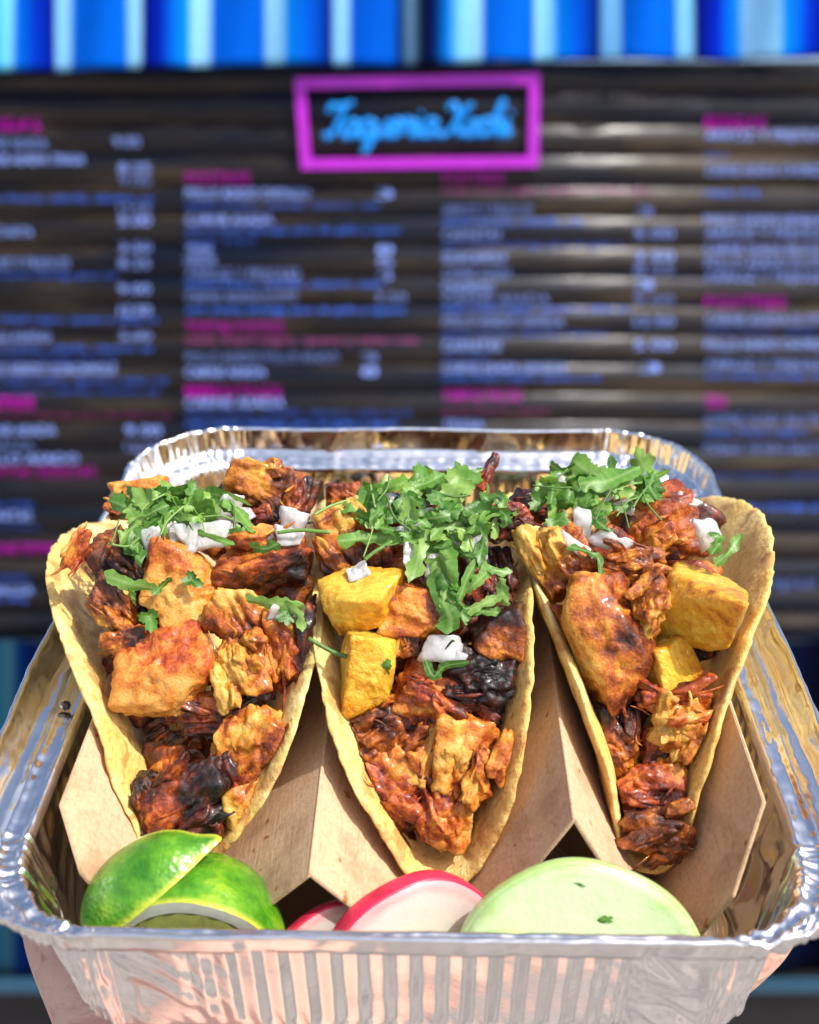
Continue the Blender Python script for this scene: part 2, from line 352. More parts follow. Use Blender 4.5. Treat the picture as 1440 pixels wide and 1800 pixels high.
WORDS = {'H': ['BEBIDAS', 'TACOS', 'TORTAS', 'POSTRES', 'SOPAS', 'EXTRAS', 'PLATOS'],
         'M': ['CARNE ASADA', 'AL PASTOR', 'CARNITAS', 'POLLO ASADO', 'LENGUA', 'CHORIZO', 'BARBACOA', 'ARROZ Y FRIJOLES', 'HORCHATA', 'JAMAICA', 'GUACAMOLE', 'ELOTE', 'CAMARON', 'PESCADO', 'TINGA'],
         'D': ['queso fresco, cebolla, cilantro, salsa verde', 'con crema, lechuga, pico de gallo y aguacate', 'maiz, frijol negro, queso y salsa roja']}
_cnt = {'H': 0, 'M': 0, 'D': 0}
def text_mesh(s):
    cu = bpy.data.curves.new('txt', 'FONT'); cu.body = s; cu.resolution_u = 2; cu.extrude = .0
    to = bpy.data.objects.new('txt', cu); COL.objects.link(to)
    dg = bpy.context.evaluated_depsgraph_get(); me = bpy.data.meshes.new_from_object(to.evaluated_get(dg))
    V = np.array([v.co[:] for v in me.vertices]); Fc = [tuple(p.vertices) for p in me.polygons]
    bpy.data.objects.remove(to); bpy.data.curves.remove(cu); bpy.data.meshes.remove(me); return V, Fc
def pick(k, wpx):
    L_ = WORDS[k]; n = _cnt[k]; _cnt[k] += 1
    if k == 'D': s = L_[n % len(L_)]; return s[:max(6, int(wpx / 9))]
    tgt = wpx / (13.5 if k == 'H' else 12.5)
    best = sorted(L_, key=lambda q: abs(len(q) - tgt))[:3]; s = best[n % len(best)]
    while len(s) < tgt - 4: s += ' ' + sorted(L_, key=lambda q: abs(len(q) - (tgt - len(s))))[n % 2]
    return s
def line(x0, x1, y, kind, s=None, mt=None):
    s = s or pick(kind, x1 - x0)
    V, Fc = text_mesh(s); hpx = {'H': 21, 'M': 17, 'D': 12, 'P': 17}[kind]
    mn, mx = V.min(0), V.max(0); a, b = Bd(x0, y), Bd(x1, y); hh = hpx / 2000 * 2.5
    X = a[0] + (V[:, 0] - mn[0]) / (mx[0] - mn[0]) * (b[0] - a[0]); Z = a[2] - hh / 2 + (V[:, 1] - max(mn[1], -.1)) / .75 * hh
    Y = np.array([slat_y(z) for z in Z]) - .0022
    mt = mt or {'H': TXT_M, 'M': TXT_B, 'D': TXT_D, 'P': TXT_B}[kind]
    wpart({'H': 'menu_heading', 'M': 'menu_line', 'D': 'menu_small_print', 'P': 'menu_price'}[kind], np.stack([X, Y, Z], 1), Fc, mt, shutter, sb, smooth=False)
C1 = [('H', 218, 72), ('M', 253, 85), ('M', 280, 150), ('D', 350, 270), ('M', 408, 60), ('M', 465, 125), ('D', 483, 205), ('D', 562, 280), ('M', 590, 90), ('D', 612, 270), ('D', 630, 205), ('M', 648, 205), ('D', 668, 295), ('D', 687, 280), ('H', 707, 62), ('N', 728, 300), ('M', 755, 100), ('M', 782, 60), ('M', 805, 140), ('H', 828, 170), ('D', 885, 60), ('M', 905, 58), ('D', 925, 75), ('H', 962, 105), ('D', 1012, 55), ('M', 1035, 60), ('D', 1052, 50)]
C2 = [('H', 314, 440), ('M', 340, 545), ('D', 362, 668), ('M', 385, 482), ('D', 405, 705), ('D', 424, 448), ('M', 437, 375), ('M', 458, 380), ('M', 482, 528), ('D', 500, 675), ('M', 522, 522), ('D', 545, 712), ('H', 575, 500), ('N', 598, 735), ('M', 628, 595), ('M', 653, 468), ('H', 686, 495), ('M', 706, 500), ('D', 725, 720), ('D', 745, 700)]
C3 = [('H', 310, 885), ('N', 335, 1140), ('M', 372, 935), ('D', 390, 1025), ('M', 413, 880), ('D', 430, 1095), ('M', 453, 890), ('M', 480, 900), ('M', 505, 868), ('M', 525, 965), ('D', 543, 1105), ('M', 565, 990), ('D', 587, 1065), ('M', 607, 880), ('D', 625, 860), ('M', 645, 995), ('D', 663, 1055), ('H', 693, 915), ('N', 722, 960), ('M', 745, 850)]
C4 = [('H', 215, 1345), ('M', 240, 1452), ('D', 270, 1280), ('M', 300, 1455), ('D', 340, 1330), ('M', 385, 1450), ('M', 412, 1455), ('M', 437, 1440), ('M', 462, 1450), ('M', 487, 1458), ('H', 530, 1380), ('M', 562, 1450), ('D', 582, 1455), ('M', 605, 1460), ('M', 640, 1455), ('D', 660, 1450), ('H', 705, 1275), ('M', 735, 1440), ('D', 758, 1420), ('M', 785, 1450), ('D', 835, 1450), ('D', 890, 1440), ('M', 1025, 1435)]
for x0, rows in ((-45, C1), (328, C2), (778, C3), (1238, C4)):
    for k, y, x1 in rows:
        if k == 'N': line(x0, x1, y, 'D', None, TXT_N)
        else: line(x0, x1, y, k)
for x0, x1, ys in ((202, 248, [250]), (211, 266, [296, 317, 367, 387, 433, 463, 508, 545, 588]), (222, 285, [755, 784]), (662, 692, [340, 437, 460, 482]), (660, 714, [523]), (636, 665, [628, 652]), (1118, 1148, [372]), (1114, 1183, [411, 450, 474, 527, 565, 605]), (1114, 1148, [500]), (1125, 1160, [645])):
    for q, y in enumerate(ys): line(x0, x1, y, 'P', ['3.50', '8.25', '9.00', '12.50', '5.00'][(q + x0) % 5] if x1 - x0 > 40 else ['3', '8', '5', '4'][q % 4])

# ---- sign: purple outline and azure script (reads as on the photograph)
c0 = Bd(736, 215, YB - .03); sign = thing('shop_sign', c0, 'purple outlined sign with bright blue slanted script lettering above the menu', 'sign', world=True)
q = [Bd(*p, YB - .03) for p in ((527, 146), (940, 138), (938, 284), (538, 288))]
for i in range(4):
    a, b = q[i], q[(i + 1) % 4]; d = unit(b - a); n2 = np.array([-d[2], 0, d[0]]); t_ = .0105
    a2, b2 = a - d * t_, b + d * (t_ if i % 2 == 0 else -t_); a2 = a - d * t_ if i % 2 == 0 else a + d * t_
    V = []
    for dy in (0, .012): V += [a2 + n2 * t_ + (0, dy, 0), b2 + n2 * t_ + (0, dy, 0), b2 - n2 * t_ + (0, dy, 0), a2 - n2 * t_ + (0, dy, 0)]
    wpart('outline_bar', V, [(0, 1, 2, 3), (7, 6, 5, 4), (0, 4, 5, 1), (1, 5, 6, 2), (2, 6, 7, 3), (3, 7, 4, 0)], SGN_P, sign, c0, smooth=False)
GL = {'T': (1.05, [[(-.25, 1.55), (-.1, 1.95), (.4, 1.9), (.9, 2.0), (1.35, 2.15)], [(.75, 1.95), (.65, 1.0), (.4, .15), (.05, 0), (-.1, .3)]]),
      'a': (1.12, [[(.9, .9), (.5, 1), (.1, .6), (.15, .1), (.5, 0), (.85, .5), (.95, .95), (.86, .3), (1.0, 0), (1.25, .3)]]),
      'q': (1.12, [[(.9, .9), (.5, 1), (.1, .6), (.15, .1), (.5, 0), (.85, .5), (.95, 1.0), (.85, -.3), (.7, -.95), (1.0, -.6), (1.25, .3)]]),
      'u': (1.05, [[(0, .9), (0, .3), (.2, 0), (.6, .2), (.8, .95), (.76, .3), (.9, 0), (1.15, .3)]]),
      'e': (.78, [[(0, .4), (.5, .6), (.6, .9), (.3, 1), (.05, .6), (.1, .15), (.4, 0), (.85, .35)]]),
      'r': (.88, [[(0, .2), (.2, .95), (.3, 1.05), (.4, .85), (.75, .9), (.65, .3), (.8, 0), (.98, .3)]]),
      'i': (.5, [[(0, .3), (.15, .95), (.1, .3), (.3, 0), (.55, .3)], [(.2, 1.4), (.28, 1.5)]]),
      'X': (1.35, [[(-.2, 1.7), (.15, 2.0), (.5, 1.6), (.7, .7), (1.0, .05), (1.35, .25)], [(1.5, 1.95), (1.05, 1.65), (.45, .5), (0, 0), (-.35, .15)]]),
      'o': (.9, [[(.5, 1), (.1, .6), (.2, .05), (.6, .05), (.8, .6), (.5, 1.0), (.7, .8), (1.0, .85)]]),
      'c': (.82, [[(.75, .85), (.4, 1), (.05, .5), (.2, .05), (.55, .05), (.88, .35)]]),
      'h': (.98, [[(0, .2), (.4, 1.6), (.5, 2.1), (.3, 1.9), (.1, .8), (0, 0), (.3, .8), (.55, .95), (.65, .6), (.6, .1), (.8, 0), (1.0, .3)]])}
pen = 0; glyphs = []
for ch in 'Taqueria Xochi':
    if ch == ' ': pen += .55; continue
    wd, st = GL[ch]; glyphs.append([[(pen + x + .28 * y, y) for x, y in s] for s in st]); pen += wd
SX = (905 - 570) / (pen + .45)
for gl in glyphs:
    V, Fc = [], []
    for s in gl:
        pts = catmull([Bd(572 + x * SX, 241 - (y * 28) - (x * .25), YB - .032) for x, y in s], 6 * len(s))
        v_, f_ = tube(pts, .0062, 6, np.array([0, 1.0, 0.02])); Fc += [tuple(i + len(V) for i in q_) for q_ in f_]; V += list(v_)
    wpart('letter', V, Fc, SGN_B, sign, c0)

# ---- striped blankets
ST = [(-200, (.02, .2, .6)), (-60, (.0, .15, .7)), (-20, (0, .3, .8)), (0, (.3, .75, .95)), (18, (.5, .85, .95)), (26, (.0, .32, .85)), (60, (0, .10, .62)), (92, (0, .03, .35)), (97, (.5, .72, .9)), (120, (.55, .78, .95)), (127, (.0, .26, .80)), (222, (.0, .26, .78)), (228, (.5, .72, .88)), (247, (.6, .78, .9)), (253, (.0, .02, .28)), (285, (0, .06, .55)), (330, (0, .42, .92)), (338, (.6, .8, .95)), (366, (.6, .8, .95)), (372, (0, .25, .78)), (463, (0, .24, .76)), (470, (.6, .8, .95)), (497, (.55, .8, .95)), (505, (0, .42, .92)), (540, (0, .22, .75)), (582, (0, .02, .26)), (590, (.5, .7, .9)), (612, (.55, .75, .9)), (618, (0, .2, .7)), (690, (0, .22, .7)), (705, (.0, .05, .2)), (722, (.35, .45, .55)), (740, (.02, .04, .1)), (765, (.01, .04, .2)), (790, (0, .36, .85)), (812, (.5, .8, .95)), (846, (.65, .82, .95)), (851, (0, .25, .76)), (938, (0, .25, .76)), (944, (.6, .8, .95)), (972, (.5, .8, .95)), (980, (0, .42, .92)), (1015, (0, .20, .78)), (1052, (0, .02, .24)), (1064, (.4, .65, .9)), (1088, (.5, .75, .95)), (1094, (0, .25, .78)), (1188, (0, .25, .76)), (1194, (.5, .75, .92)), (1216, (.5, .75, .92)), (1224, (0, .015, .22)), (1265, (0, .06, .6)), (1300, (0, .38, .9)), (1312, (.55, .72, .9)), (1368, (.5, .72, .9)), (1376, (0, .42, .95)), (1420, (0, .1, .7)), (1450, (0, .03, .4)), (1640, (0, .3, .8))]
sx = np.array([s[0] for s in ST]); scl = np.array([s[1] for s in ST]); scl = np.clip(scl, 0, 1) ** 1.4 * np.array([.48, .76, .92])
def blanket(name, y0f, y1f, yb, tint, label, seed):
    xs = np.arange(-190, 1630, 3.0); ts = np.linspace(0, 1, 22); V, Cc = [], []
    for x in xs:
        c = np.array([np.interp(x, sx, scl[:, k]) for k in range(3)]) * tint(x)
        for t in ts:
            p = Bd(x, y0f(x) + (y1f(x) - y0f(x)) * t, yb)
            p = p + np.array([0, .012 * math.sin(x * .021 + seed) * (1 - .3 * t) + .006 * math.sin(x * .053 + 2 * t), 0]); V.append(p); Cc.append((*c, 1))
    V = np.array(V); nf, nt_ = len(xs), len(ts); back = V + (0, .006, 0); VV = np.vstack([V, back]); Fc = grid_faces(nf, nt_)
    Fc = Fc + [tuple(nf * nt_ + i for i in f[::-1]) for f in Fc] + [(i * nt_ + nt_ - 1, (i + 1) * nt_ + nt_ - 1, nf * nt_ + (i + 1) * nt_ + nt_ - 1, nf * nt_ + i * nt_ + nt_ - 1) for i in range(nf - 1)]
    c = V.mean(0); c[2] = V[:, 2].min()
    o = obj(name, mesh(name, VV - c, Fc, CLOTH, cols={'tint': Cc + Cc}), None, Matrix.Translation(c)); return tag(o, label, 'blanket', None)
blanket('striped_blanket', lambda x: -160, lambda x: 123 - x * .0165 + 2 * math.sin(x * .011), YB - .06, lambda x: 1.0, 'bright blue and white striped blanket hanging above the menu', 0)
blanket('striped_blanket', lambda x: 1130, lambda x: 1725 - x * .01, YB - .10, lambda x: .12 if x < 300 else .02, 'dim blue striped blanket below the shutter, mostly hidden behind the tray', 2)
def wbox(name, x0, x1, y0, y1, z0, z1, m, label, cat):
    V = [(x, y, z) for x in (x0, x1) for y in (y0, y1) for z in (z0, z1)]; c = np.array([(x0 + x1) / 2, (y0 + y1) / 2, z0])
    bm = bmesh.new(); vv = [bm.verts.new(np.array(v) - c) for v in V]
    for f in ((0, 1, 3, 2), (4, 6, 7, 5), (0, 4, 5, 1), (2, 3, 7, 6), (0, 2, 6, 4), (1, 5, 7, 3)): bm.faces.new([vv[i] for i in f])
    bmesh.ops.bevel(bm, geom=bm.edges[:], offset=.006, segments=2, affect='EDGES'); me = bpy.data.meshes.new(name); bm.to_mesh(me); bm.free(); me.materials.append(m)
    return tag(obj(name, me, None, Matrix.Translation(c)), label, cat)
wbox('counter_wall', -1.8, 1.8, YB - .02, YB + .3, 0.02, ZBm - PER - .003, DARK, 'black counter wall under the slatted menu shutter', 'wall')
zc = Bd(0, 1726, YB - .13)[2]
wbox('trim_rail', -1.8, 1.8, YB - .16, YB - .13, zc - .014, zc + .014, LEDGE_M, 'dull blue rail along the counter at the foot of the lower blanket', 'rail')

# ================================================================== FOIL TRAY
TX, TA, TB, RC = -.26, 8.97, 10.0, 3.0
def tray_path():
    P, Nn, cw, seg = [], [], [], []
    sx_, sy_ = TA - RC, TB - RC
    def st(p, q_, nrm, k):
        n = int(np.linalg.norm(np.array(q_) - p) / .055)
        for i in range(n): P.append(np.array(p) + (np.array(q_) - p) * i / n); Nn.append(nrm); seg.append(k); cw.append(0)
    def arc(cx, cy, a0, k):
        n = 150
        for i in range(n):
            a = a0 + math.pi / 2 * i / n; nn = np.array([math.cos(a), math.sin(a)]); P.append(np.array([cx, cy]) + RC * nn); Nn.append(nn); seg.append(k); cw.append(1)
    st((-sx_, -TB), (sx_, -TB), np.array([0, -1.0]), 0); arc(sx_, -sy_, -math.pi / 2, 1)
    st((TA, -sy_), (TA, sy_), np.array([1.0, 0]), 2); arc(sx_, sy_, 0, 3)
    st((sx_, TB), (-sx_, TB), np.array([0, 1.0]), 4); arc(-sx_, sy_, math.pi / 2, 5)
    st((-TA, sy_), (-TA, -sy_), np.array([-1.0, 0]), 6); arc(-sx_, -sy_, math.pi, 7)
    return np.array(P), np.array(Nn), np.array(cw, float), np.array(seg)
TP, TN, TC, TS = tray_path()
TP[:, 0] += TX
ker = np.ones(17) / 17
cw = np.convolve(np.concatenate([TC[-20:], TC, TC[:20]]), ker, 'same')[20:-20]
sl = np.concatenate([[0], np.cumsum(np.linalg.norm(np.diff(TP, axis=0), axis=1))])
RIM = [(-.13, 4.08), (-.16, 4.13), (-.155, 4.18), (-.11, 4.21), (-.065, 4.19), (-.04, 4.12), (-.01, 4.0), (.03, 3.85), (.06, 3.7), (.09, 3.55), (.11, 3.43), (.18, 3.40), (.36, 3.385), (.46, 3.39), (.52, 3.44), (.58, 3.45), (.64, 3.39), (.74, 3.37), (.84, 3.37), (.92, 3.36), (.97, 3.39), (1.03, 3.38), (1.08, 3.28), (1.12, 3.18)]
TZ = -.62; zs_w = np.linspace(3.18, TZ + .28, 26); WALL = [(1.12 + (3.18 - z) * .13, z) for z in zs_w] + [(1.62, TZ + .12), (1.72, TZ + .03), (1.9, TZ)]
PR = np.array(RIM + WALL[1:]); NR = len(RIM)
ns, npf = len(TP), len(PR)
D = np.repeat(PR[None, :, 0], ns, 0).copy(); Z = np.repeat(PR[None, :, 1], ns, 0).copy()
fr_ = np.clip(-TN[:, 1], 0, 1)[:, None] ** 2; D -= fr_ * .34 * np.clip((np.arange(npf)[None] - 11) / 8, 0, 1)
S2 = np.repeat(sl[:, None], npf, 1); C2w = np.repeat(cw[:, None], npf, 1); J = np.repeat(np.arange(npf)[None], ns, 0)
def n2(a, b, c=0.0): return pn(np.stack([a.ravel(), b.ravel(), np.full(a.size, c)], 1)).reshape(a.shape)
# crimped corners: irregular pleats across lip and ledge
warp = S2 + .22 * n2(S2 * 1.3, J * .05, 3.)
pl = (np.abs(((warp / .26) % 1.0) - .5) * 2 - .5) * (.6 + .9 * n2(S2 * 1.7, J * .03, 8.)) + .9 * n2(S2 * 3.1, J * .06, 9.)
pl = pl + .9 * (.35 - np.abs(n2(S2 * 1.9 + 5, J * .09, 14.)) * 1.6)
lipw = np.where(J < NR - 2, 1.0, np.clip(1.3 - (J - NR) / 14, .25, 1))
D += C2w * lipw * pl * .045 + C2w * n2(S2 * 4.5, Z * 2, 1.) * .035
Z += C2w * np.where(J < NR, 1, .2) * (.5 * pl * .055 + n2(S2 * 3.1, D * 2.2, 5.) * .055)
# corner walls: deep gathered folds running down
wallm = J >= NR
fold = n2(S2 * 1.6 + 3, Z * .22, 12.) + .55 * n2(S2 * 4.1, Z * .3, 15.)
D += np.where(wallm, C2w * fold * .17 * np.clip((3.2 - Z) / 1.2, 0, 1), 0)
# ribs on the straight walls, faded towards the corners
straight = 1 - C2w; per = .52
rib = np.abs(((S2 / per) % 1.0) - .5) * 4 - 1
cent = np.clip(straight, 0, 1) * np.clip((3.0 - Z) / .25, 0, 1) * np.clip((Z - TZ - .25) / .3, 0, 1)
dist_c = np.minimum.reduce([np.abs(sl - s_) for s_ in sl[np.where(np.diff(TC) != 0)[0]]] + [sl])
cent *= np.clip((np.repeat(dist_c[:, None], npf, 1) - 1.2) / .5, 0, 1)
D += cent * rib * .05
# dents and hand-worn lip
D += np.where(J < 12, (1 - C2w) * (n2(S2 * .35, Z * .3, 21.) * .07 + n2(S2 * 2.2, Z * 1.2, 22.) * .02), 0)
tick = (1 - C2w) * np.where((J > 12) & (J < NR), 1, 0) * (n2(S2 * 3.2, D * 3, 31.) * .022 + n2(S2 * .9, D * 6, 33.) * .03)
Z += tick
Z += np.where(J < 12, n2(S2 * .25, S2 * 0, 41.) * .05, 0)
D += np.where(wallm, (1 - C2w) * n2(S2 * .9, Z * .8, 51.) * .035, 0)
near = np.clip(1.6 - np.repeat(dist_c[:, None], npf, 1) / 1.6, 0, 1) * np.where(wallm, 1, 0) * (1 - C2w)
cre = n2(S2 * 1.3 + Z * 1.1, Z * .25 - S2 * .2, 61.) ; D += near * (.5 - np.abs(cre) * 2.2) * .07 * np.clip((3.2 - Z) / .5, 0, 1)
D += np.where((J > 3) & (J < 11), (1 - C2w) * np.clip(n2(S2 * .8, Z * .6, 71.) - .25, 0, 1) * .16, 0)
XY = TP[:, None, :] - TN[:, None, :] * D[:, :, None]
TV = np.concatenate([XY, Z[:, :, None]], 2)
tray_base = np.array([TX, 0, TZ]); tray = thing('foil_tray', tray_base, 'shiny crimped aluminium foil tray holding the tacos', 'tray')
for k in range(8):
    idx = list(np.where(TS == k)[0]); idx.append((idx[-1] + 1) % ns)
    V = TV[idx][:, :NR].reshape(-1, 3)
    part('rim_side' if k % 2 == 0 else 'rim_corner', V, grid_faces(len(idx), NR), FOIL, tray, tray_base)
V = TV[:, NR - 1:].reshape(-1, 3); nv = npf - NR + 1; Fc = grid_faces(ns, nv, True)
part('tray_wall', V, Fc, FOIL, tray, tray_base)
ring = TV[:, -1]; V = np.vstack([ring, ring * (.5, .5, 1) + np.array([TX * .5, 0, .03]), [[TX, 0, TZ]]]); n = len(ring)
part('tray_bottom', V, [(i, (i + 1) % n, n + (i + 1) % n, n + i) for i in range(n)] + [(n + i, n + (i + 1) % n, 2 * n) for i in range(n)], FOIL, tray, tray_base)

# ================================================================== CARD HOLDER
hb = np.array([0, 0, -.5]); holder = thing('taco_holder', hb, 'brown kraft card taco holder folded in a zigzag inside the tray', 'holder')
OLf, OLc = (-7.64, -6.5, 3.7), (-7.08, -7.5, 2.75); ORf, ORc = (7.12, -6.3, 3.84), (6.4, -7.55, 2.4)
V1f, V2f, V3f = (-5.5, -7.6, -.45), (.45, -7.5, -.5), (5.45, -7.3, -.4)
R1f, R2f = tuple(Py(545, 1540, -7.45)), tuple(Py(1010, 1443, -6.75))
bk = lambda p, y, dz=0: (p[0], y, p[2] + dz)
PAN = [[OLf, OLc, V1f, bk(V1f, 6.9), bk(OLf, 6.3)], [V1f, R1f, bk(R1f, 6.9, .3), bk(V1f, 6.9)], [R1f, V2f, bk(V2f, 6.9), bk(R1f, 6.9, .3)],
       [V2f, R2f, bk(R2f, 6.9), bk(V2f, 6.9)], [R2f, V3f, bk(V3f, 6.9), bk(R2f, 6.9)], [ORc, ORf, bk(ORf, 6.3), bk(V3f, 6.9), V3f]]
def slab(poly, th):
    """Bevelled card panel from a (nearly) planar polygon, subdivided so it can bow a little."""
    bm = bmesh.new(); P = [Vector(p) for p in poly]; n = sum(((P[(i + 1) % len(P)] - P[0]).cross(P[(i + 2) % len(P)] - P[0]) for i in range(len(P) - 2)), Vector()).normalized()
    a = [bm.verts.new(p + n * th / 2) for p in P]; b = [bm.verts.new(p - n * th / 2) for p in P]
    bm.faces.new(a); bm.faces.new(b[::-1])
    for i in range(len(P)): bm.faces.new((a[i], b[i], b[(i + 1) % len(P)], a[(i + 1) % len(P)]))
    bmesh.ops.bevel(bm, geom=bm.edges[:], offset=th * .25, segments=2, affect='EDGES', clamp_overlap=True)
    bm.verts.ensure_lookup_table(); V = np.array([v.co[:] for v in bm.verts]); Fc = [tuple(v.index for v in f.verts) for f in bm.faces]; bm.free(); return V, Fc
for p in PAN:
    V, Fc = slab(p, .085); part('panel', V, Fc, CARD, holder, hb, smooth=False)
for rf, dz in ((R1f, .3), (R2f, 0)):       # rounded crease along each ridge
    a = np.array(rf) + (0, .03, .0); b = np.array(bk(rf, 6.9, dz)); t = np.linspace(0, 1, 30)[:, None]
    V, Fc = tube(a + (b - a) * t, .055, 8); part('crease', V, Fc, CARD, holder, hb)

# ================================================================== TORTILLAS
TP_ = {1: [-5.639, 0.631, 0.6, 6.285, 0.66, 0.439, 0.227, -0.058, 0.929, 0.019, -0.19, 0.224],
       2: [0.292, 0.233, 0.501, 6.086, 0.456, 0.252, -0.076, -0.007, 0.927, 0.031, 0.074, 0.192],
       3: [5.367, 1.006, 0.641, 6.404, 0.494, 0.519, 0.17, 0.181, 0.648, -0.023, -0.095, -0.183]}
def tort_pos(p, s, t):
    xc, yc, zb, r, aL, aR, bL, bR, rho, yaw, cL, cR = p
    q = np.clip(s / r, -1, 1); L_ = t < 0
    al = np.where(L_, aL + bL * q + cL * q * q, aR + bR * q + cR * q * q)
    ta = np.abs(t); pm = math.pi / 2 - al; tm = rho * pm; ph = np.minimum(ta / rho, pm); st = np.maximum(ta - tm, 0)
    x = rho * np.sin(ph) + st * np.sin(al); z = rho * (1 - np.cos(ph)) + st * np.cos(al); x = np.where(L_, -x, x)
    return np.stack([xc + x * math.cos(yaw) - s * math.sin(yaw), yc + s * math.cos(yaw) + x * math.sin(yaw), zb + z], -1)
def tortilla(k, label, dr=0.0, off=0.0, seed=0):
    p = list(TP_[k]); p[3] += dr; nr, na = 56, 260; r = p[3]
    rr = np.linspace(0, 1, nr) ** .8; aa = np.linspace(0, 2 * math.pi, na, endpoint=False)
    RR, AA = np.meshgrid(rr, aa, indexing='ij')
    edge = 1 + .012 * n2(np.cos(AA) * 2, np.sin(AA) * 2, seed) + .012 * n2(np.cos(AA) * 14, np.sin(AA) * 14, seed + 1) + .010 * n2(np.cos(AA) * 38, np.sin(AA) * 38, seed + 2)
    s = -RR * edge * r * np.cos(AA); t = RR * edge * r * np.sin(AA)
    Pm = tort_pos(p, s, t); e = .02
    ds = tort_pos(p, s + e, t) - tort_pos(p, s - e, t); dt = tort_pos(p, s, t + e) - tort_pos(p, s, t - e)
    Nn = np.cross(ds, dt); Nn /= np.linalg.norm(Nn, axis=2)[:, :, None]
    lump = n2(s * .55, t * .55, seed + 5) * .11 * RR ** 2 + n2(s * 2.2, t * 2.2, seed + 6) * .022
    th = .17 * np.sqrt(np.clip(1 - RR ** 14, 0.02, 1)) * (1 + .25 * n2(s * 1.1, t * 1.1, seed + 8))
    A = (Pm + Nn * (lump + th + off)[:, :, None]).reshape(-1, 3); B = (Pm + Nn * (lump - th + off)[:, :, None]).reshape(-1, 3)
    V = np.vstack([A, B]); Fc = []
    for i in range(nr - 1):
        for j in range(na):
            j2 = (j + 1) % na; a = i * na + j, (i + 1) * na + j, (i + 1) * na + j2, i * na + j2
            Fc.append(a); Fc.append(tuple(nr * na + q_ for q_ in a[::-1]))
    for j in range(na): a = (nr - 1) * na + j; b = (nr - 1) * na + (j + 1) % na; Fc.append((a, nr * na + a, nr * na + b, b))
    gr = np.clip(1.15 - np.abs(t) / 3.2 + .5 * n2(s * .7, t * .7, seed + 11), 0, 1).ravel(); inner = np.concatenate([gr, gr * .25])
    o = solo('tortilla', V, Fc, TORT, label, 'tortilla', 'corn tortillas of the three tacos', attrs={'grease': inner}); return o
tortilla(1, 'folded yellow corn tortilla of the leftmost taco, flaring over the tray edge', seed=1)
tortilla(2, 'folded yellow corn tortilla of the middle taco', seed=20)
tortilla(3, 'folded corn tortilla of the rightmost taco, its pale flap flaring right', seed=40)

# ================================================================== FILLINGS
def fill_z(y):
    t = min(max((y + 5.9) / 5.4, 0), 1); return 1.5 + 5.0 * (t * t * (3 - 2 * t)) - .12 * max(y - 2, 0)
def surf(px, py, raise_=0.0):
    d = ray(px, py); lo_, hi_ = 14.0, 46.0
    for s in np.arange(14, 46, .05):
        p = CT + d * s
        if p[2] < fill_z(p[1]) + raise_: return p
    return CT + d * 32
def frame(rot, tiltx=0, tilty=0):
    M = np.stack([RT, UP, -FW], 1); R_ = np.array(Matrix.Rotation(rad(rot), 3, 'Z') @ Matrix.Rotation(rad(tiltx), 3, 'X') @ Matrix.Rotation(rad(tilty), 3, 'Y'))
    return M @ R_
def inside(V, k, gap=.2):
    xc, yc, zb, r, aL, aR, bL, bR, rho, yaw, cL, cR = TP_[k]; V = V.copy()
    s_ = V[:, 1] - yc; h = np.maximum(V[:, 2] - zb, .02); q = np.clip(s_ / r, -1, 1); tm_ = np.sqrt(np.maximum(r * r - s_ * s_, 0)); x = V[:, 0] - (xc - s_ * math.sin(yaw))
    for sg, al in ((-1, aL + bL * q + cL * q * q), (1, aR + bR * q + cR * q * q)):
        pm = math.pi / 2 - al; h1 = rho * (1 - np.cos(pm)); st = np.maximum(h - h1, 0) / np.cos(al)
        xw = np.where(h < h1, np.sqrt(np.maximum(rho ** 2 - (rho - h) ** 2, 0)), rho * np.sin(pm) + st * np.sin(al)); t = rho * pm + st
        over = np.clip((t - tm_) / .5, 0, 1); lim = np.maximum(xw - gap, .1); xs_ = x * sg
        x = np.where((xs_ > lim) & (over < 1), sg * (lim + (xs_ - lim) * (.06 + .94 * over)), x)
    V[:, 0] = x + (xc - s_ * math.sin(yaw)); V[:, 2] = np.maximum(V[:, 2], zb + .15); return V
def which(px): return 1 if px < 556 else 2 if px < 912 else 3
TONE = {'t': .17, 'o': .36, 'r': .545, 'd': .68, 'k': .88}
def chunk_geo(dims, seed, sub=4, K=11, p=16, fib=.5, lump=.12, fray=1.0, fax=None):
    rng = np.random.default_rng(seed); Dr, Fc = ico(sub)
    nn = rng.normal(size=(K, 3)); nn /= np.linalg.norm(nn, axis=1)[:, None]; hh = rng.uniform(.62, .98, K)
    nn = np.vstack([nn, np.eye(3), -np.eye(3)]); hh = np.concatenate([hh, np.full(6, .93)])
    q = np.maximum(Dr @ nn.T / hh, 0); r = (q ** p).sum(1) ** (-1 / p)
    U = Dr * r[:, None]; so = rng.uniform(0, 90, 3); sz = np.array(dims) / 2
    U = U + np.stack([pn(U * 1.3 + so + k * 31) for k in range(3)], 1) * lump
    P = U * sz; f = unit(rng.normal(size=3)) if fax is None else unit(fax); m = sz.mean()
    C = P - np.outer(P @ f, f) * .84
    C = C + np.stack([pn(P * 1.6 + so + 7 * k) for k in range(3)], 1) * .10
    rid = 1 - np.abs(pn(C * 3.2 / max(m, .35) ** .4 + so)) * 2
    rid2 = 1 - np.abs(pn(C * 8.5 + so * 2)) * 2; rid3 = 1 - np.abs(pn(C * 17 + so * 3)) * 2
    nd = unit_rows(P / sz ** 2)
    d = fib * (.085 * rid + .05 * rid2) + .016 * rid3 + .055 * fray * fbm(P * 4.2 + so, 4) + .014 * fray * pn(P * 14 + so)
    return P + nd * (d * min(1.0, m * 1.5))[:, None], Fc, U, rid, so
def unit_rows(a): return a / (np.linalg.norm(a, axis=1)[:, None] + 1e-12)
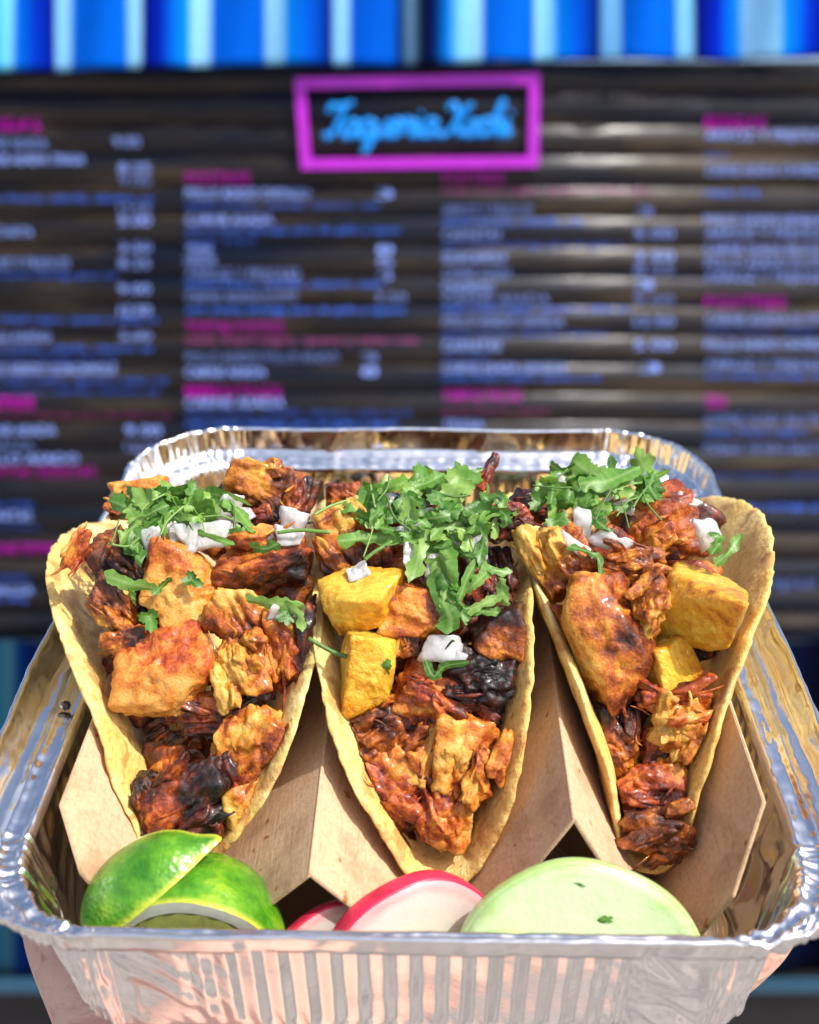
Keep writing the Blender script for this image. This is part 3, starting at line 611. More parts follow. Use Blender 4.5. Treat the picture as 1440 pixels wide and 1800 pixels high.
def rot3(ax, ang): return np.array(Matrix.Rotation(ang, 3, Vector(ax)))
def bundle_geo(dims, seed, nb, sub, fray):
    """A torn lump of pork: overlapping fibre bundles running along its longer side, with loose strands."""
    rng = np.random.default_rng(seed); w_, h_, d_ = dims; swap = w_ > h_
    if swap: w_, h_ = h_, w_
    PV, FC, RD = [], [], []; n0 = 0
    P, Fc, U, rid, so = chunk_geo((w_ * .92, h_ * .92, d_ * .9), seed * 17 + 3, 5, 8, 24, .9, .17, fray * 1.1, np.array([rng.normal() * .25, 1, rng.normal() * .25]))
    PV.append(P); FC += list(Fc); n0 = len(P); RD.append(rid)
    for i in range(nb):
        bd = (w_ * rng.uniform(.16, .34), h_ * rng.uniform(.35, .8), d_ * rng.uniform(.18, .34))
        P, Fc, U, rid, so = chunk_geo(bd, seed * 31 + i, sub, 9, 20, 1.6, .3, fray * 1.8, np.array([rng.normal() * .12, 1, rng.normal() * .12]))
        R_ = rot3((0, 0, 1), rng.normal() * .30) @ rot3((1, 0, 0), rng.normal() * .22) @ rot3((0, 1, 0), rng.uniform(-1, 1))
        off = np.array([(i + .5) / nb * .9 * w_ - .45 * w_ + rng.normal() * .06 * w_, rng.uniform(-.28, .28) * h_, rng.uniform(.12, .42) * d_])
        PV.append(P @ R_.T + off); FC += [tuple(q + n0 for q in f) for f in Fc]; n0 += len(P); RD.append(rid + rng.normal() * .35)
    for i in range(rng.integers(1, 5)):
        a = np.array([rng.uniform(-.45, .45) * w_, rng.uniform(-.45, .45) * h_, rng.uniform(.2, .5) * d_]); dr = unit([rng.normal() * .45, 1, rng.normal() * .3]); ln = h_ * rng.uniform(.10, .26)
        path = catmull([a - dr * ln, a + rng.normal(size=3) * .05, a + dr * ln + rng.normal(size=3) * .08], 10); v_, f_ = tube(path, rng.uniform(.022, .05) * np.sin(np.linspace(.3, 2.9, 10)), 6)
        PV.append(v_); FC += [tuple(q + n0 for q in f) for f in f_]; n0 += len(v_); RD.append(np.full(len(v_), .9))
    P = np.vstack(PV)
    if swap: P = np.stack([P[:, 1], -P[:, 0], P[:, 2]], 1)
    return P, FC, P / (np.array(dims) / 2), np.concatenate(RD), np.random.default_rng(seed).uniform(0, 90, 3)
_seed = [100]
def chunk(px, py, wpx, hpx, rot, tone, label, sd=(0, .6, .3), amp=.25, dz=.55, sub=5, fib=.5, tilt=(0, 0), K=9, p=18, sink=.25, group=None, lump=.12, fray=1.0, raise_=0.0, name='pork_piece', cat='pork', keep=True, bundles=0):
    _seed[0] += 1; s = surf(px, py, raise_); zc_ = depth(s); w_, h_ = wpx * zc_ / FPX * 1.08, hpx * zc_ / FPX * 1.08; d_ = dz * (w_ + h_) / 2 * 1.1
    solid = K <= 6 or (tone == 't' and not bundles) or p >= 24 or sub == 4 or K in (10, 12)
    if solid: P, Fc, U, rid, so = chunk_geo((w_, h_, d_), _seed[0], sub, K, p, fib, lump, fray)
    else: P, Fc, U, rid, so = bundle_geo((w_, h_, d_), _seed[0], bundles or 1 if max(wpx, hpx) < 90 or bundles else 2 if max(wpx, hpx) < 130 else 3, 4, fray)
    Mx = frame(rot, *tilt)
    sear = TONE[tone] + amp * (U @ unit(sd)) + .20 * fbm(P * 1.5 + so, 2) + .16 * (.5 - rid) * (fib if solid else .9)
    c = s + FW * (d_ * sink); PV = P @ Mx.T + c
    if keep: PV = inside(PV, which(px))
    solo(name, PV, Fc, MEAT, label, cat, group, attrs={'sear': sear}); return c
def shreds(px, py, wpx, hpx, rot, tone, label, n=7):
    chunk(px, py, wpx, hpx, rot, tone, label, (.3, .2, -.4), .2, dz=.7, fib=1.6, fray=1.5, sink=.05, name='pork_shreds', bundles=n)

# --- left taco
chunk(243, 878, 118, 66, 8, 'o', 'reddish tan pork chunk at the back left of the leftmost taco', (.2, -1, 0), raise_=.1)
chunk(208, 978, 104, 120, 20, 'd', 'dark purplish brown pork chunk by the leftmost tortilla flap', (0, -1, 0), .12)
chunk(137, 966, 30, 92, -22, 'o', 'thin brown pork flake lying on the leftmost tortilla flap', (1, 0, 0), .1, dz=.3, sink=-.3, raise_=.3, keep=False)
chunk(192, 1066, 56, 140, 42, 'r', 'long reddish pork strip slanting across the leftmost tortilla', (.4, .6, 0), .2, dz=.6, fib=1.2)
chunk(216, 1136, 88, 58, 10, 'd', 'small charred pork scrap left of the big tan slab', (.4, -.7, 0), .3, fray=1.8)
chunk(322, 1032, 132, 150, -8, 't', 'golden pork chunk under the onions of the leftmost taco', (0, .8, -.2), .14, p=24)
chunk(292, 1183, 165, 192, -6, 't', 'largest tan pork slab with seared top in the leftmost taco', (-.1, 1, .15), .30, sub=5, dz=.5, K=12, p=26, fib=.6, sink=.1, lump=.10)
chunk(420, 1086, 116, 98, -25, 'o', 'pork chunk with tan top and blackened base in the leftmost taco', (.4, -.9, 0), .42)
chunk(452, 992, 178, 108, 12, 'r', 'orange brown pork chunk below the right onions of the leftmost taco', (.3, -1, .2), .32, fib=1.0)
chunk(470, 868, 150, 95, -10, 'r', 'shaggy orange pork piece at the very back of the leftmost taco', (.5, -.4, 0), .28, fib=1.2, fray=1.6, raise_=.2)
chunk(521, 884, 50, 92, -18, 'r', 'upright curled pork rind piece at the back right of the leftmost taco', (.8, .5, 0), .35, raise_=.35, dz=.6)
chunk(440, 925, 90, 60, 25, 'd', 'charred pork bit behind the onions of the leftmost taco', (0, -1, 0), .2)
chunk(506, 1152, 74, 172, 4, 'r', 'upright dark red pork strip against the right wall of the leftmost taco', (.5, -.3, 0), .2, fib=1.3)
shreds(420, 1160, 90, 120, 14, 'o', 'stringy golden pork shreds right of the big tan slab')
chunk(440, 1200, 110, 90, 30, 'd', 'dark pork lump under the golden shreds in the leftmost taco', (0, -1, 0), .2, sink=.5, fray=1.5)
chunk(372, 1262, 175, 74, -6, 'r', 'flat brown pork piece under the big tan slab', (0, -1, .2), .25, sink=.45)
chunk(458, 1312, 138, 158, -38, 'o', 'glossy orange pork chunk at the lower right of the leftmost taco', (.8, -.3, .2), .28, fib=.8, sink=.15)
chunk(322, 1408, 118, 185, -38, 'd', 'dark red and black pork piece above the lime wedges', (.5, .6, .2), .3, fib=1.0, sink=.1)
chunk(392, 1372, 66, 92, 14, 'd', 'small blackish pork lump in the lower leftmost taco', (.2, .5, 0), .2, fray=1.8)
chunk(432, 1412, 108, 64, 18, 't', 'small tan pork piece near the front of the leftmost taco', (.7, .4, 0), .3, sink=.05)
chunk(262, 1432, 78, 130, -12, 'd', 'blackened pork strip at the front tip of the leftmost taco', (0, .5, 0), .2, sink=.2)
chunk(360, 1470, 60, 50, 0, 'r', 'brown pork scrap just above the lime tip', (0, 1, 0), .2)
chunk(285, 1315, 110, 90, 20, 'd', 'dark pork lump deep in the lower leftmost taco', (0, 1, 0), .15, sink=1.2)
# --- middle taco
chunk(622, 950, 118, 138, 18, 'o', 'orange brown pork chunk at the back left of the middle taco', (0, -1, .2), .36, fib=1.0)
chunk(602, 880, 60, 60, 0, 'o', 'small tan pork piece on the middle taco beside the tortilla edge', (0, 1, 0), .2)
chunk(742, 1082, 140, 90, -8, 'o', 'flat orange pork piece right of the upper pineapple in the middle taco', (.5, .3, 0), .2, K=6)
chunk(882, 1132, 92, 120, 12, 'r', 'glossy brick red pork block with black top in the middle taco', (-.1, 1, .1), .34, dz=.8, K=5, p=30, fib=.3)
chunk(838, 1196, 138, 108, -14, 'k', 'blackest charred pork chunk in the middle taco', (0, .5, .5), .10, fray=2.2)
chunk(775, 1235, 160, 112, -24, 'r', 'dark red pork chunk below the black char in the middle taco', (.5, .3, 0), .22, fib=1.2)
chunk(712, 1128, 44, 56, 0, 'r', 'tiny red pork stub between the two middle taco pineapple chunks', (.3, 0, 0), .2, fib=1.3)
chunk(645, 1298, 132, 108, 16, 'r', 'lumpy brown pork piece under the square pineapple', (.3, .5, 0), .2, fray=1.6)
chunk(690, 1385, 152, 150, -40, 'o', 'seared orange red pork chunk at the lower left of the middle taco', (.6, -.4, .3), .36, fib=1.3)
chunk(738, 1335, 66, 168, -8, 'r', 'upright dark red pork strip in the middle taco front', (-.3, .3, .3), .22, fib=1.4)
shreds(812, 1330, 120, 140, -20, 'o', 'stringy orange pork shreds at the right of the middle taco front')
chunk(822, 1308, 70, 90, 10, 'r', 'dark red pork lump behind the orange shreds of the middle taco', (0, 1, 0), .2, sink=.5)
chunk(778, 1438, 92, 130, 12, 'o', 'glossy golden brown pork chunk at the front tip of the middle taco', (-.5, .6, 0), .24, fib=.6)
chunk(892, 918, 88, 62, 6, 'd', 'dark crusty pork nugget balanced where two tortillas meet', (0, -.4, .3), .15, fray=2.0, raise_=.5, sink=0, keep=False)
chunk(858, 828, 16, 70, -30, 'd', 'thin dark pork curl poking up behind the middle cilantro', (0, 1, 0), .1, dz=1.0, raise_=.7, sink=0)
chunk(700, 905, 120, 70, 0, 'd', 'dark pork piece buried under the middle cilantro', (0, 1, 0), .1, sink=.6)
chunk(860, 1015, 90, 130, 0, 'd', 'dark pork piece behind the hanging cilantro strips', (0, 1, 0), .1, sink=.8)
chunk(700, 1250, 90, 70, 0, 'r', 'reddish pork scrap below the square pineapple', (0, -1, 0), .25, sink=.5)
# --- right taco
chunk(985, 988, 112, 142, 24, 'o', 'tan pork piece with blackened rim at the left of the rightmost taco', (.6, -.8, 0), .40)
chunk(930, 890, 80, 60, 0, 'd', 'dark pork piece tucked behind the crusty nugget', (0, 1, 0), .1)
chunk(1172, 920, 165, 138, 24, 'o', 'shredded looking orange tan pork chunk at the back of the rightmost taco', (.6, .2, 0), .24, fib=1.6)
shreds(1118, 992, 60, 110, 80, 'r', 'reddish pork shreds left of the largest pineapple')
chunk(1072, 1132, 162, 250, 6, 'o', 'largest pork slab with tan face and seared right side in the rightmost taco', (1, .25, .1), .34, sub=5, dz=.6, K=10, p=18, fib=.7, sink=.1, lump=.14)
chunk(986, 1088, 44, 50, 0, 'o', 'small pork bit squeezed against the left wall of the rightmost taco', (0, 1, 0), .15)
chunk(1130, 1060, 52, 110, -10, 'o', 'crinkled orange pork scrap on the largest right slab', (0, 1, 0), .2, dz=.8, sink=-.3, fray=2.0, fib=1.2)
shreds(1180, 1228, 60, 140, 82, 'r', 'glossy red pork shreds below the small right pineapple')
shreds(1200, 1268, 90, 110, -28, 'o', 'golden pork shreds in the rightmost taco front')
chunk(1088, 1310, 76, 138, 2, 'r', 'upright reddish pork chunk at the lower left of the rightmost taco', (-.3, .9, 0), .25)
chunk(1172, 1320, 110, 90, 20, 'd', 'dark shaggy pork piece behind the yellow shreds', (0, -1, 0), .2, fib=1.6, sink=.5)
chunk(1146, 1392, 128, 98, 10, 'r', 'rust brown pork chunk near the front of the rightmost taco', (.1, -1, .1), .32)
chunk(1162, 1462, 140, 108, 22, 'd', 'deep red glossy pork piece at the front tip of the rightmost taco', (.1, .2, .5), -.10, fib=.9, sink=.15)
chunk(1118, 1445, 60, 50, 0, 'r', 'small brown pork knob at the left of the rightmost taco tip', (0, 1, 0), .15)
chunk(1230, 1330, 60, 120, 0, 'r', 'narrow brown pork piece against the right wall of the rightmost taco', (0, 1, 0), .2, sink=.6)
# --- small scraps filling the depth of each taco
for k, nm, xs in ((1, 'leftmost', (200, 530, 900, 1440)), (2, 'middle', (600, 900, 900, 1440)), (3, 'rightmost', (960, 1240, 900, 1460))):
    Rk = random.Random(k * 5)
    for i in range(15):
        t = (i + .5) / 15; py = xs[2] + (xs[3] - xs[2]) * t; sh = (0 if t < .4 else (t - .4)) ; mid = {1: 355 - 20 * t, 2: 745 + 30 * t, 3: 1110 + 50 * t}[k]
        px = mid + Rk.uniform(-1, 1) * (135 - 110 * sh)
        chunk(px, py, Rk.uniform(90, 150), Rk.uniform(70, 110), Rk.uniform(-60, 60), Rk.choice('rddr'), 'small browned pork scrap wedged deep between the larger pieces of the %s taco' % nm, (Rk.uniform(-1, 1), Rk.uniform(-1, 1), 0), .2, sub=4, sink=1.25, fray=1.5, group='pork scraps deep in the %s taco' % nm)

# --- pineapple
def pineapple(px, py, wpx, hpx, rot, label, tilt=(0, 0), sink=0.0, sd=(0, -1, 0), amp=.3, dz=.8, base=.08, raise_=0.0):
    _seed[0] += 1; s = surf(px, py, raise_); zc_ = depth(s); w_, h_ = wpx * zc_ / FPX, hpx * zc_ / FPX; dd = dz * (w_ + h_) / 2
    Dr, Fc = ico(5); rng = np.random.default_rng(_seed[0]); so = rng.uniform(0, 60, 3)
    nn = np.vstack([np.eye(3), -np.eye(3)]) + rng.normal(size=(6, 3)) * .17; nn = unit_rows(nn); hh = rng.uniform(.86, 1.02, 6)
    ex = unit_rows(rng.choice([-1, 1], (3, 3)) * np.array([1, 1, 1.0])); nn = np.vstack([nn, ex]); hh = np.concatenate([hh, [1.22, 1.3, 1.28]])
    q = np.maximum(Dr @ nn.T / hh, 0); r = (q ** 24).sum(1) ** (-1 / 24); U = Dr * r[:, None]
    U = U + np.stack([pn(U * 1.1 + so + k * 9) for k in range(3)], 1) * .08
    P = U * np.array([w_, h_, dd]) / 2; C = P * np.array([1, .25, 1])
    P = P + Dr * (.022 * (1 - 2 * np.abs(pn(C * 6.5 + so))) + .016 * (1 - 2 * np.abs(pn(C * 14 + so))) + .018 * fbm(P * 6 + so, 3))[:, None]
    edge = np.clip((np.linalg.norm(U, axis=1) - 1.12) * 1.3, 0, .5)
    sear = base + amp * np.clip(U @ unit(sd), -.3, 1.2) + edge * .55 + .2 * fbm(P * 2 + so, 2)
    Mx = frame(rot, *tilt); solo('pineapple_chunk', P @ Mx.T + s + FW * dd * sink, Fc, PINE, label, 'pineapple', 'grilled pineapple chunks', attrs={'sear': sear})
pineapple(628, 1058, 126, 88, 12, 'oblong grilled pineapple chunk, upper one in the middle taco', (28, -12), .15, (.3, -1, 0), .30, raise_=.25)
pineapple(648, 1172, 98, 118, -2, 'squarish grilled pineapple chunk, lower one in the middle taco', (16, 18), .1, (.5, -.6, 0), .2, raise_=.25)
pineapple(1232, 1066, 148, 118, -10, 'largest grilled pineapple chunk, resting on the rightmost tortilla flap', (34, -22), .15, (0, -1, 0), .12, raise_=.3)
pineapple(1180, 1172, 98, 100, 24, 'small browned pineapple chunk below the largest one in the rightmost taco', (10, 25), .3, (1, -.2, 0), .34, base=.12)

# --- onion dice
def onion(px, py, wpx, hpx, nm, label, rot=None, raise_=.45):
    _seed[0] += 1; rng = np.random.default_rng(_seed[0]); s = surf(px, py, raise_); zc_ = depth(s); w_, h_ = .9 * wpx * zc_ / FPX, .9 * hpx * zc_ / FPX
    Dr, Fc = ico(4); nn = np.vstack([np.eye(3), -np.eye(3)]) + rng.normal(size=(6, 3)) * .22; nn = unit_rows(nn); hh = rng.uniform(.8, 1.0, 6)
    q = np.maximum(Dr @ nn.T / hh, 0); r = (q ** 15).sum(1) ** (-1 / 15); U = Dr * r[:, None]; P = U * np.array([w_, h_, max(.16, .38 * min(w_, h_))]) / 2
    cv = rng.uniform(-.5, .5) / max(w_, .3); P[:, 2] += cv * P[:, 0] ** 2
    P += Dr * (.05 * fbm(P * 3.2 + rng.uniform(0, 50, 3), 3) + .007 * np.sin(P[:, 1] * 24))[:, None]
    Mx = frame(rng.uniform(-30, 30) if rot is None else rot, rng.uniform(-30, 25), rng.uniform(-25, 25))
    solo('onion_piece', P @ Mx.T + s, Fc, ONION, label, 'onion', 'chopped onion on the %s taco' % nm)
for nm, rows in (('leftmost', [
    (368, 942, 104, 52, 8, 'widest flat onion piece at the centre of the leftmost taco heap'), (310, 925, 66, 42, None, 'onion piece under the cilantro, left of the widest one'),
    (405, 890, 44, 44, None, 'onion dice behind the widest one on the leftmost taco'), (268, 965, 30, 58, 4, 'small upright onion block hanging left of the golden pork chunk'),
    (318, 962, 54, 32, None, 'onion slip between the upright block and the widest onion piece'), (455, 940, 48, 30, None, 'onion dice right of the widest piece, above the orange brown pork'),
    (516, 916, 40, 46, None, 'upper onion dice at the right edge of the leftmost taco'), (512, 946, 48, 34, None, 'lower onion dice at the right edge of the leftmost taco, beside the stalk'),
    (500, 1074, 50, 34, None, 'onion piece half covered by cilantro low on the right of the leftmost taco'), (350, 905, 60, 34, None, 'onion piece at the back of the leftmost heap under cilantro'), (425, 905, 36, 26, None, 'tiny onion chip at the back right of the leftmost heap')]),
  ('middle', [
    (645, 892, 54, 32, None, 'onion piece at the back left of the middle cilantro heap'), (745, 918, 44, 64, 10, 'tall onion piece showing through the middle of the big cilantro heap'),
    (722, 976, 36, 46, None, 'onion piece above the oblong pineapple, left of the hanging cilantro'), (762, 990, 34, 40, None, 'onion piece between the hanging cilantro strips'),
    (628, 1004, 46, 26, 25, 'onion sliver lying on top of the oblong pineapple'), (776, 1137, 70, 46, -12, 'round white onion lump beside the black charred pork'),
    (806, 1152, 32, 20, None, 'small onion chip right of the round white lump'), (838, 962, 32, 40, None, 'onion piece at the right of the hanging cilantro'),
    (832, 915, 50, 36, None, 'onion piece left of the dark crusty nugget'), (690, 880, 40, 26, None, 'small onion chip at the back of the middle cilantro heap'),
    (792, 955, 36, 40, None, 'onion piece under the right half of the middle cilantro'), (700, 940, 40, 34, None, 'onion piece behind the long flat cilantro strip')]),
  ('rightmost', [
    (1022, 926, 44, 66, -6, 'tall onion piece at the centre of the rightmost taco heap'), (1064, 946, 42, 36, None, 'onion dice right of the tall one on the rightmost taco'),
    (1096, 956, 32, 24, 12, 'smallest square onion dice beside the red shreds of the rightmost taco'), (1086, 882, 56, 34, None, 'onion piece under the widest cilantro leaf'),
    (1244, 936, 46, 60, 24, 'onion piece leaning on the rightmost tortilla flap'), (1018, 966, 48, 26, None, 'onion slip wrapped by a cilantro shred above the tan pork'),
    (988, 852, 26, 32, 30, 'small onion piece at the back left of the rightmost heap'), (1106, 896, 24, 16, None, 'tiny onion chip by the shredded orange pork'), (1048, 905, 34, 34, None, 'onion dice behind the tall one on the rightmost taco'), (1210, 880, 50, 22, None, 'onion sliver at the very back right of the rightmost taco')])):
    for p in rows: onion(p[0], p[1], p[2], p[3], nm, p[5], p[4])

# --- cilantro
def cil_label(nm): return 'chopped green cilantro bit on top of the %s taco' % nm
def ribbon(pts, wpx, nm, raise_=.75, label=None, fold=.35, seed=None):
    _seed[0] += 1; rng = np.random.default_rng(_seed[0]); ctl = [surf(x, y, raise_ + rng.normal() * .06) for x, y in pts]; n = 26; path = catmull(ctl, n); zc_ = depth(path[0]); hw = wpx * 1.02 * zc_ / FPX / 2
    tg = np.gradient(path, axis=0); tg = unit_rows(tg); tw = rng.uniform(-.7, .7) + np.linspace(0, rng.uniform(-.9, .9), n); side0 = unit_rows(np.cross(tg, -FW)); up0 = np.cross(side0, tg)
    V, ve = [], []; cols_ = np.linspace(-1, 1, 7); e1, e2 = rng.uniform(0, 9, 2); rag = []
    for sd2 in (0, 1):
        q = rng.normal(size=n); q = np.convolve(np.pad(q, 1, mode='edge'), [.25, .5, .25], 'valid'); rag.append(1 + .30 * q + .22 * np.sin(np.arange(n) * rng.uniform(.25, .5) + e1))
    slant = rng.uniform(-1.2, 1.2)
    for i in range(n):
        u = i / (n - 1); env = min(1, (u + .03) * 14, (1.03 - u) * 8); sd_ = side0[i] * math.cos(tw[i]) + up0[i] * math.sin(tw[i]); nr_ = np.cross(tg[i], sd_)
        for c in cols_:
            e_ = rag[0][i] if c < 0 else rag[1][i]; wid = hw * c * env ** .7 * max(.25, 1 + (e_ - 1) * abs(c))
            V.append(path[i] + sd_ * wid + tg[i] * (slant * hw * c * .5) + nr_ * (fold * .4 * hw * abs(c) + .14 * hw * math.sin(i * .35 + e1 + 2 * c))); ve.append(1.0 if abs(c) < .2 else .25 * (i % 3 == 0))
    V = np.array(V); Fc = grid_faces(n, 7)
    solo('cilantro_leaf', V, Fc, LEAF, label or cil_label(nm), 'cilantro', 'chopped cilantro on the %s taco' % nm, attrs={'vein': ve})
def leaf_geo(rng, size):
    na, nr = 64, 7; lob = rng.choice([3, 3, 5]); V, ve = [], []; ph = rng.uniform(0, 6); kx, ky = rng.uniform(-.7, .7, 2); st = rng.uniform(.55, 1.0)
    for j in range(na):
        a = -math.pi + 2 * math.pi * (j + .5) / na; env = (.5 + .5 * math.cos(a * .5)) ** .8
        r = (.42 + .58 * abs(math.cos(a * lob / 2.0)) ** .55) * env * (1 + .09 * math.sin(a * 13 + ph) + .03 * math.sin(a * 31)); r = max(r, .05)
        for i in range(nr):
            q = i / (nr - 1); x, y = r * q * math.sin(a) * st, r * q * math.cos(a); V.append((x, y, kx * x * x + ky * y * y + .10 * math.sin(4 * x + ph) + .08 * math.sin(5 * y + ph * 2))); ve.append(.8 * (1 - q) * abs(math.cos(a * lob / 2.0)) ** 6 + (.3 if q < .2 else 0))
    return np.array(V) * size, grid_faces(na, nr, True), ve
def leaf(px, py, spx, nm, rot=None, raise_=.8, label=None, tilt=None):
    _seed[0] += 1; rng = np.random.default_rng(_seed[0]); s = surf(px, py, raise_); V, Fc, ve = leaf_geo(rng, spx * depth(s) / FPX * .57)
    Mx = frame(rng.uniform(0, 360) if rot is None else rot, *(tilt or (rng.uniform(-45, 20), rng.uniform(-35, 35))))
    solo('cilantro_leaf', V @ Mx.T + s, Fc, LEAF, label or cil_label(nm), 'cilantro', 'chopped cilantro on the %s taco' % nm, attrs={'vein': ve})
def stem(pts, wpx, nm, raise_=.8, label=None):
    ctl = [surf(x, y, raise_) for x, y in pts]; path = catmull(ctl, 22); V, Fc = tube(path, wpx * depth(path[0]) / FPX / 2, 6)
    solo('cilantro_stem', V, Fc, LEAF, label or 'thin green cilantro stem on the %s taco' % nm, 'cilantro', 'cilantro stems on the %s taco' % nm, attrs={'vein': [.5] * len(V)})  # a bare loose cilantro stem, no leaves on it
for pts, w_, *lab in [([(594, 951), (672, 945), (724, 947)], 22, 'long flat cilantro strip pointing left from the middle heap'), ([(743, 930), (737, 975), (724, 1020)], 28, 'hanging cilantro strip next to the oblong pineapple'), ([(780, 935), (784, 975), (793, 1025)], 30), ([(771, 997), (776, 1049), (791, 1083), (793, 1112)], 36, 'longest hanging cilantro strip at the front of the middle heap'), ([(849, 965), (823, 1014), (806, 1057)], 16), ([(866, 995), (836, 1025), (815, 1040)], 18), ([(880, 1015), (884, 1045), (890, 1065)], 20), ([(818, 1075), (858, 1058), (885, 1040)], 20, 'cilantro strip lying above the glossy brick red pork block'), ([(800, 1040), (812, 1075), (815, 1095)], 20), ([(612, 900), (626, 880), (636, 855)], 26), ([(640, 870), (690, 855), (725, 845)], 24), ([(690, 880), (720, 910), (760, 920)], 22), ([(800, 860), (815, 840), (850, 825)], 20), ([(720, 860), (770, 850), (800, 865)], 26), ([(805, 900), (830, 930), (862, 930)], 22), ([(660, 930), (690, 905), (715, 890)], 18), ([(840, 990), (850, 950), (845, 920)], 18), ([(800, 890), (790, 930), (775, 950)], 22)]:
    ribbon(pts, w_, 'middle', .75, lab[0] if lab else None)
Rc = random.Random(11)
def shred(cx, cy, rx, ry, nm, n, lo_=.5, hi_=1.1):
    for i in range(n):
        a = Rc.uniform(0, 6.28); q = math.sqrt(Rc.random()); x, y = cx + rx * q * math.cos(a), cy + ry * q * math.sin(a); l_ = Rc.uniform(18, 40); b = Rc.uniform(0, 6.28); k = Rc.uniform(-12, 12)
        ribbon([(x - l_ * math.cos(b), y - .7 * l_ * math.sin(b)), (x + k * math.sin(b), y - k * math.cos(b)), (x + l_ * math.cos(b), y + .7 * l_ * math.sin(b))], Rc.uniform(12, 22), nm, Rc.uniform(lo_, hi_), None, Rc.uniform(-.5, .6))
shred(760, 895, 130, 60, 'middle', 36); shred(825, 1010, 60, 70, 'middle', 8, .5, .8); shred(300, 890, 105, 32, 'leftmost', 24, .5, .95); shred(1050, 855, 105, 40, 'rightmost', 20, .5, 1.0)
for i in range(15):
    a = Rc.uniform(0, 6.28); q = math.sqrt(Rc.random()); leaf(760 + 120 * q * math.cos(a), 892 + 55 * q * math.sin(a), Rc.uniform(38, 70), 'middle', raise_=Rc.uniform(.55, 1.1))
for i in range(4): leaf(Rc.uniform(755, 880), Rc.uniform(950, 1075), Rc.uniform(34, 56), 'middle', raise_=Rc.uniform(.5, .85))
stem([(542, 1122), (590, 1148), (640, 1162), (672, 1168)], 8, 'middle', 1.0, 'slender cilantro stalk crossing the square pineapple')
for k_, (nm, cx, cy, rx, ry) in enumerate((('middle', 760, 900, 125, 60), ('leftmost', 310, 900, 110, 35), ('rightmost', 1050, 865, 100, 40))):
    for i in range(7):
        x, y, b, l_ = cx + Rc.uniform(-1, 1) * rx, cy + Rc.uniform(-1, 1) * ry, Rc.uniform(0, 6.28), Rc.uniform(18, 40)
        stem([(x - l_ * math.cos(b), y - l_ * math.sin(b)), (x + Rc.uniform(-8, 8), y + Rc.uniform(-8, 8)), (x + l_ * math.cos(b), y + l_ * math.sin(b))], Rc.uniform(2.5, 4.5), nm, Rc.uniform(.8, 1.1), 'fine pale stem scrap among the chopped cilantro of the %s taco' % nm)
leaf(676, 1172, 44, 'middle', 180, 1.05, 'lone cilantro leaf lying on the square pineapple', (-15, 10))
ribbon([(748, 1160), (762, 1188), (782, 1172), (825, 1164)], 14, 'middle', .75, 'curled green cilantro shred below the white onion beside the black char')
stem([(815, 1378), (819, 1348), (849, 1335), (880, 1309)], 4, 'middle', .5, 'hair thin curved cilantro stem on the front of the middle taco')
stem([(641, 984), (662, 968), (690, 952)], 7, 'middle', .8, 'short cilantro stalk above the oblong pineapple')
for pts, w_, *lab in [([(192, 880), (222, 890), (255, 902)], 24, 'cilantro strip sticking out furthest left'), ([(275, 870), (300, 885), (335, 900)], 26), ([(232, 930), (228, 955), (250, 990)], 24), ([(210, 950), (235, 925), (262, 905)], 26), ([(184, 1012), (235, 1028), (282, 1036)], 22, 'long cilantro strip across the golden pork chunk of the leftmost taco'), ([(432, 1052), (480, 1062), (536, 1064)], 22, 'cilantro strip over the lone onion low on the right of the leftmost taco'), ([(500, 1062), (525, 1080), (534, 1108)], 16), ([(300, 868), (350, 868), (395, 872)], 26), ([(392, 880), (420, 900), (448, 935)], 20), ([(345, 935), (375, 945), (410, 958)], 10, 'narrow cilantro shred lying on the widest onion piece'), ([(440, 960), (465, 965), (490, 955)], 18), ([(228, 1035), (232, 1050), (236, 1062)], 16), ([(375, 860), (405, 872), (440, 886)], 16), ([(270, 1045), (285, 1030), (300, 1015)], 12)]:
    ribbon(pts, w_, 'leftmost', .75, lab[0] if lab else None)
for i in range(8):
    a = Rc.uniform(0, 6.28); q = math.sqrt(Rc.random()); leaf(305 + 105 * q * math.cos(a), 888 + 30 * q * math.sin(a), Rc.uniform(38, 62), 'leftmost', raise_=Rc.uniform(.55, .95))
for p in [(255, 935, 50), (240, 960, 44), (335, 1018, 46, 'small lobed cilantro leaf on the golden pork chunk'), (262, 1085, 44, 'dark cilantro leaf just above the largest tan pork slab'), (505, 1085, 44), (420, 935, 36)]: leaf(*p[:3], 'leftmost', raise_=.7, label=p[3] if len(p) > 3 else None)
stem([(488, 936), (530, 932), (580, 936)], 7, 'leftmost', .8, 'level cilantro stalk bridging the leftmost and middle tortillas'); stem([(190, 956), (225, 960), (245, 945)], 4, 'leftmost', .8, 'thin cilantro stalk on the dark purplish pork chunk'); stem([(552, 905), (580, 890), (610, 880)], 5, 'middle', 1.0, 'rising cilantro stalk at the back left of the middle taco')
for pts, w_, *lab in [([(1000, 960), (1040, 972), (1054, 985), (1058, 1026)], 13, 'bent cilantro shred drooping onto the largest right pork slab'), ([(1258, 992), (1280, 972), (1304, 938)], 15, 'narrow dark cilantro shred against the rightmost tortilla flap'), ([(1250, 975), (1262, 960), (1270, 940)], 22, 'broader dark cilantro shred above the largest pineapple'), ([(1010, 885), (1040, 890), (1075, 900)], 22), ([(1030, 900), (1050, 915), (1072, 935)], 20), ([(940, 860), (965, 850), (985, 825)], 22), ([(965, 905), (980, 890), (995, 870)], 26), ([(1120, 875), (1145, 868), (1165, 872)], 20)]:
    ribbon(pts, w_, 'rightmost', .75, lab[0] if lab else None)
ribbon([(1005, 806), (1030, 826), (1062, 842)], 34, 'rightmost', 1.0)
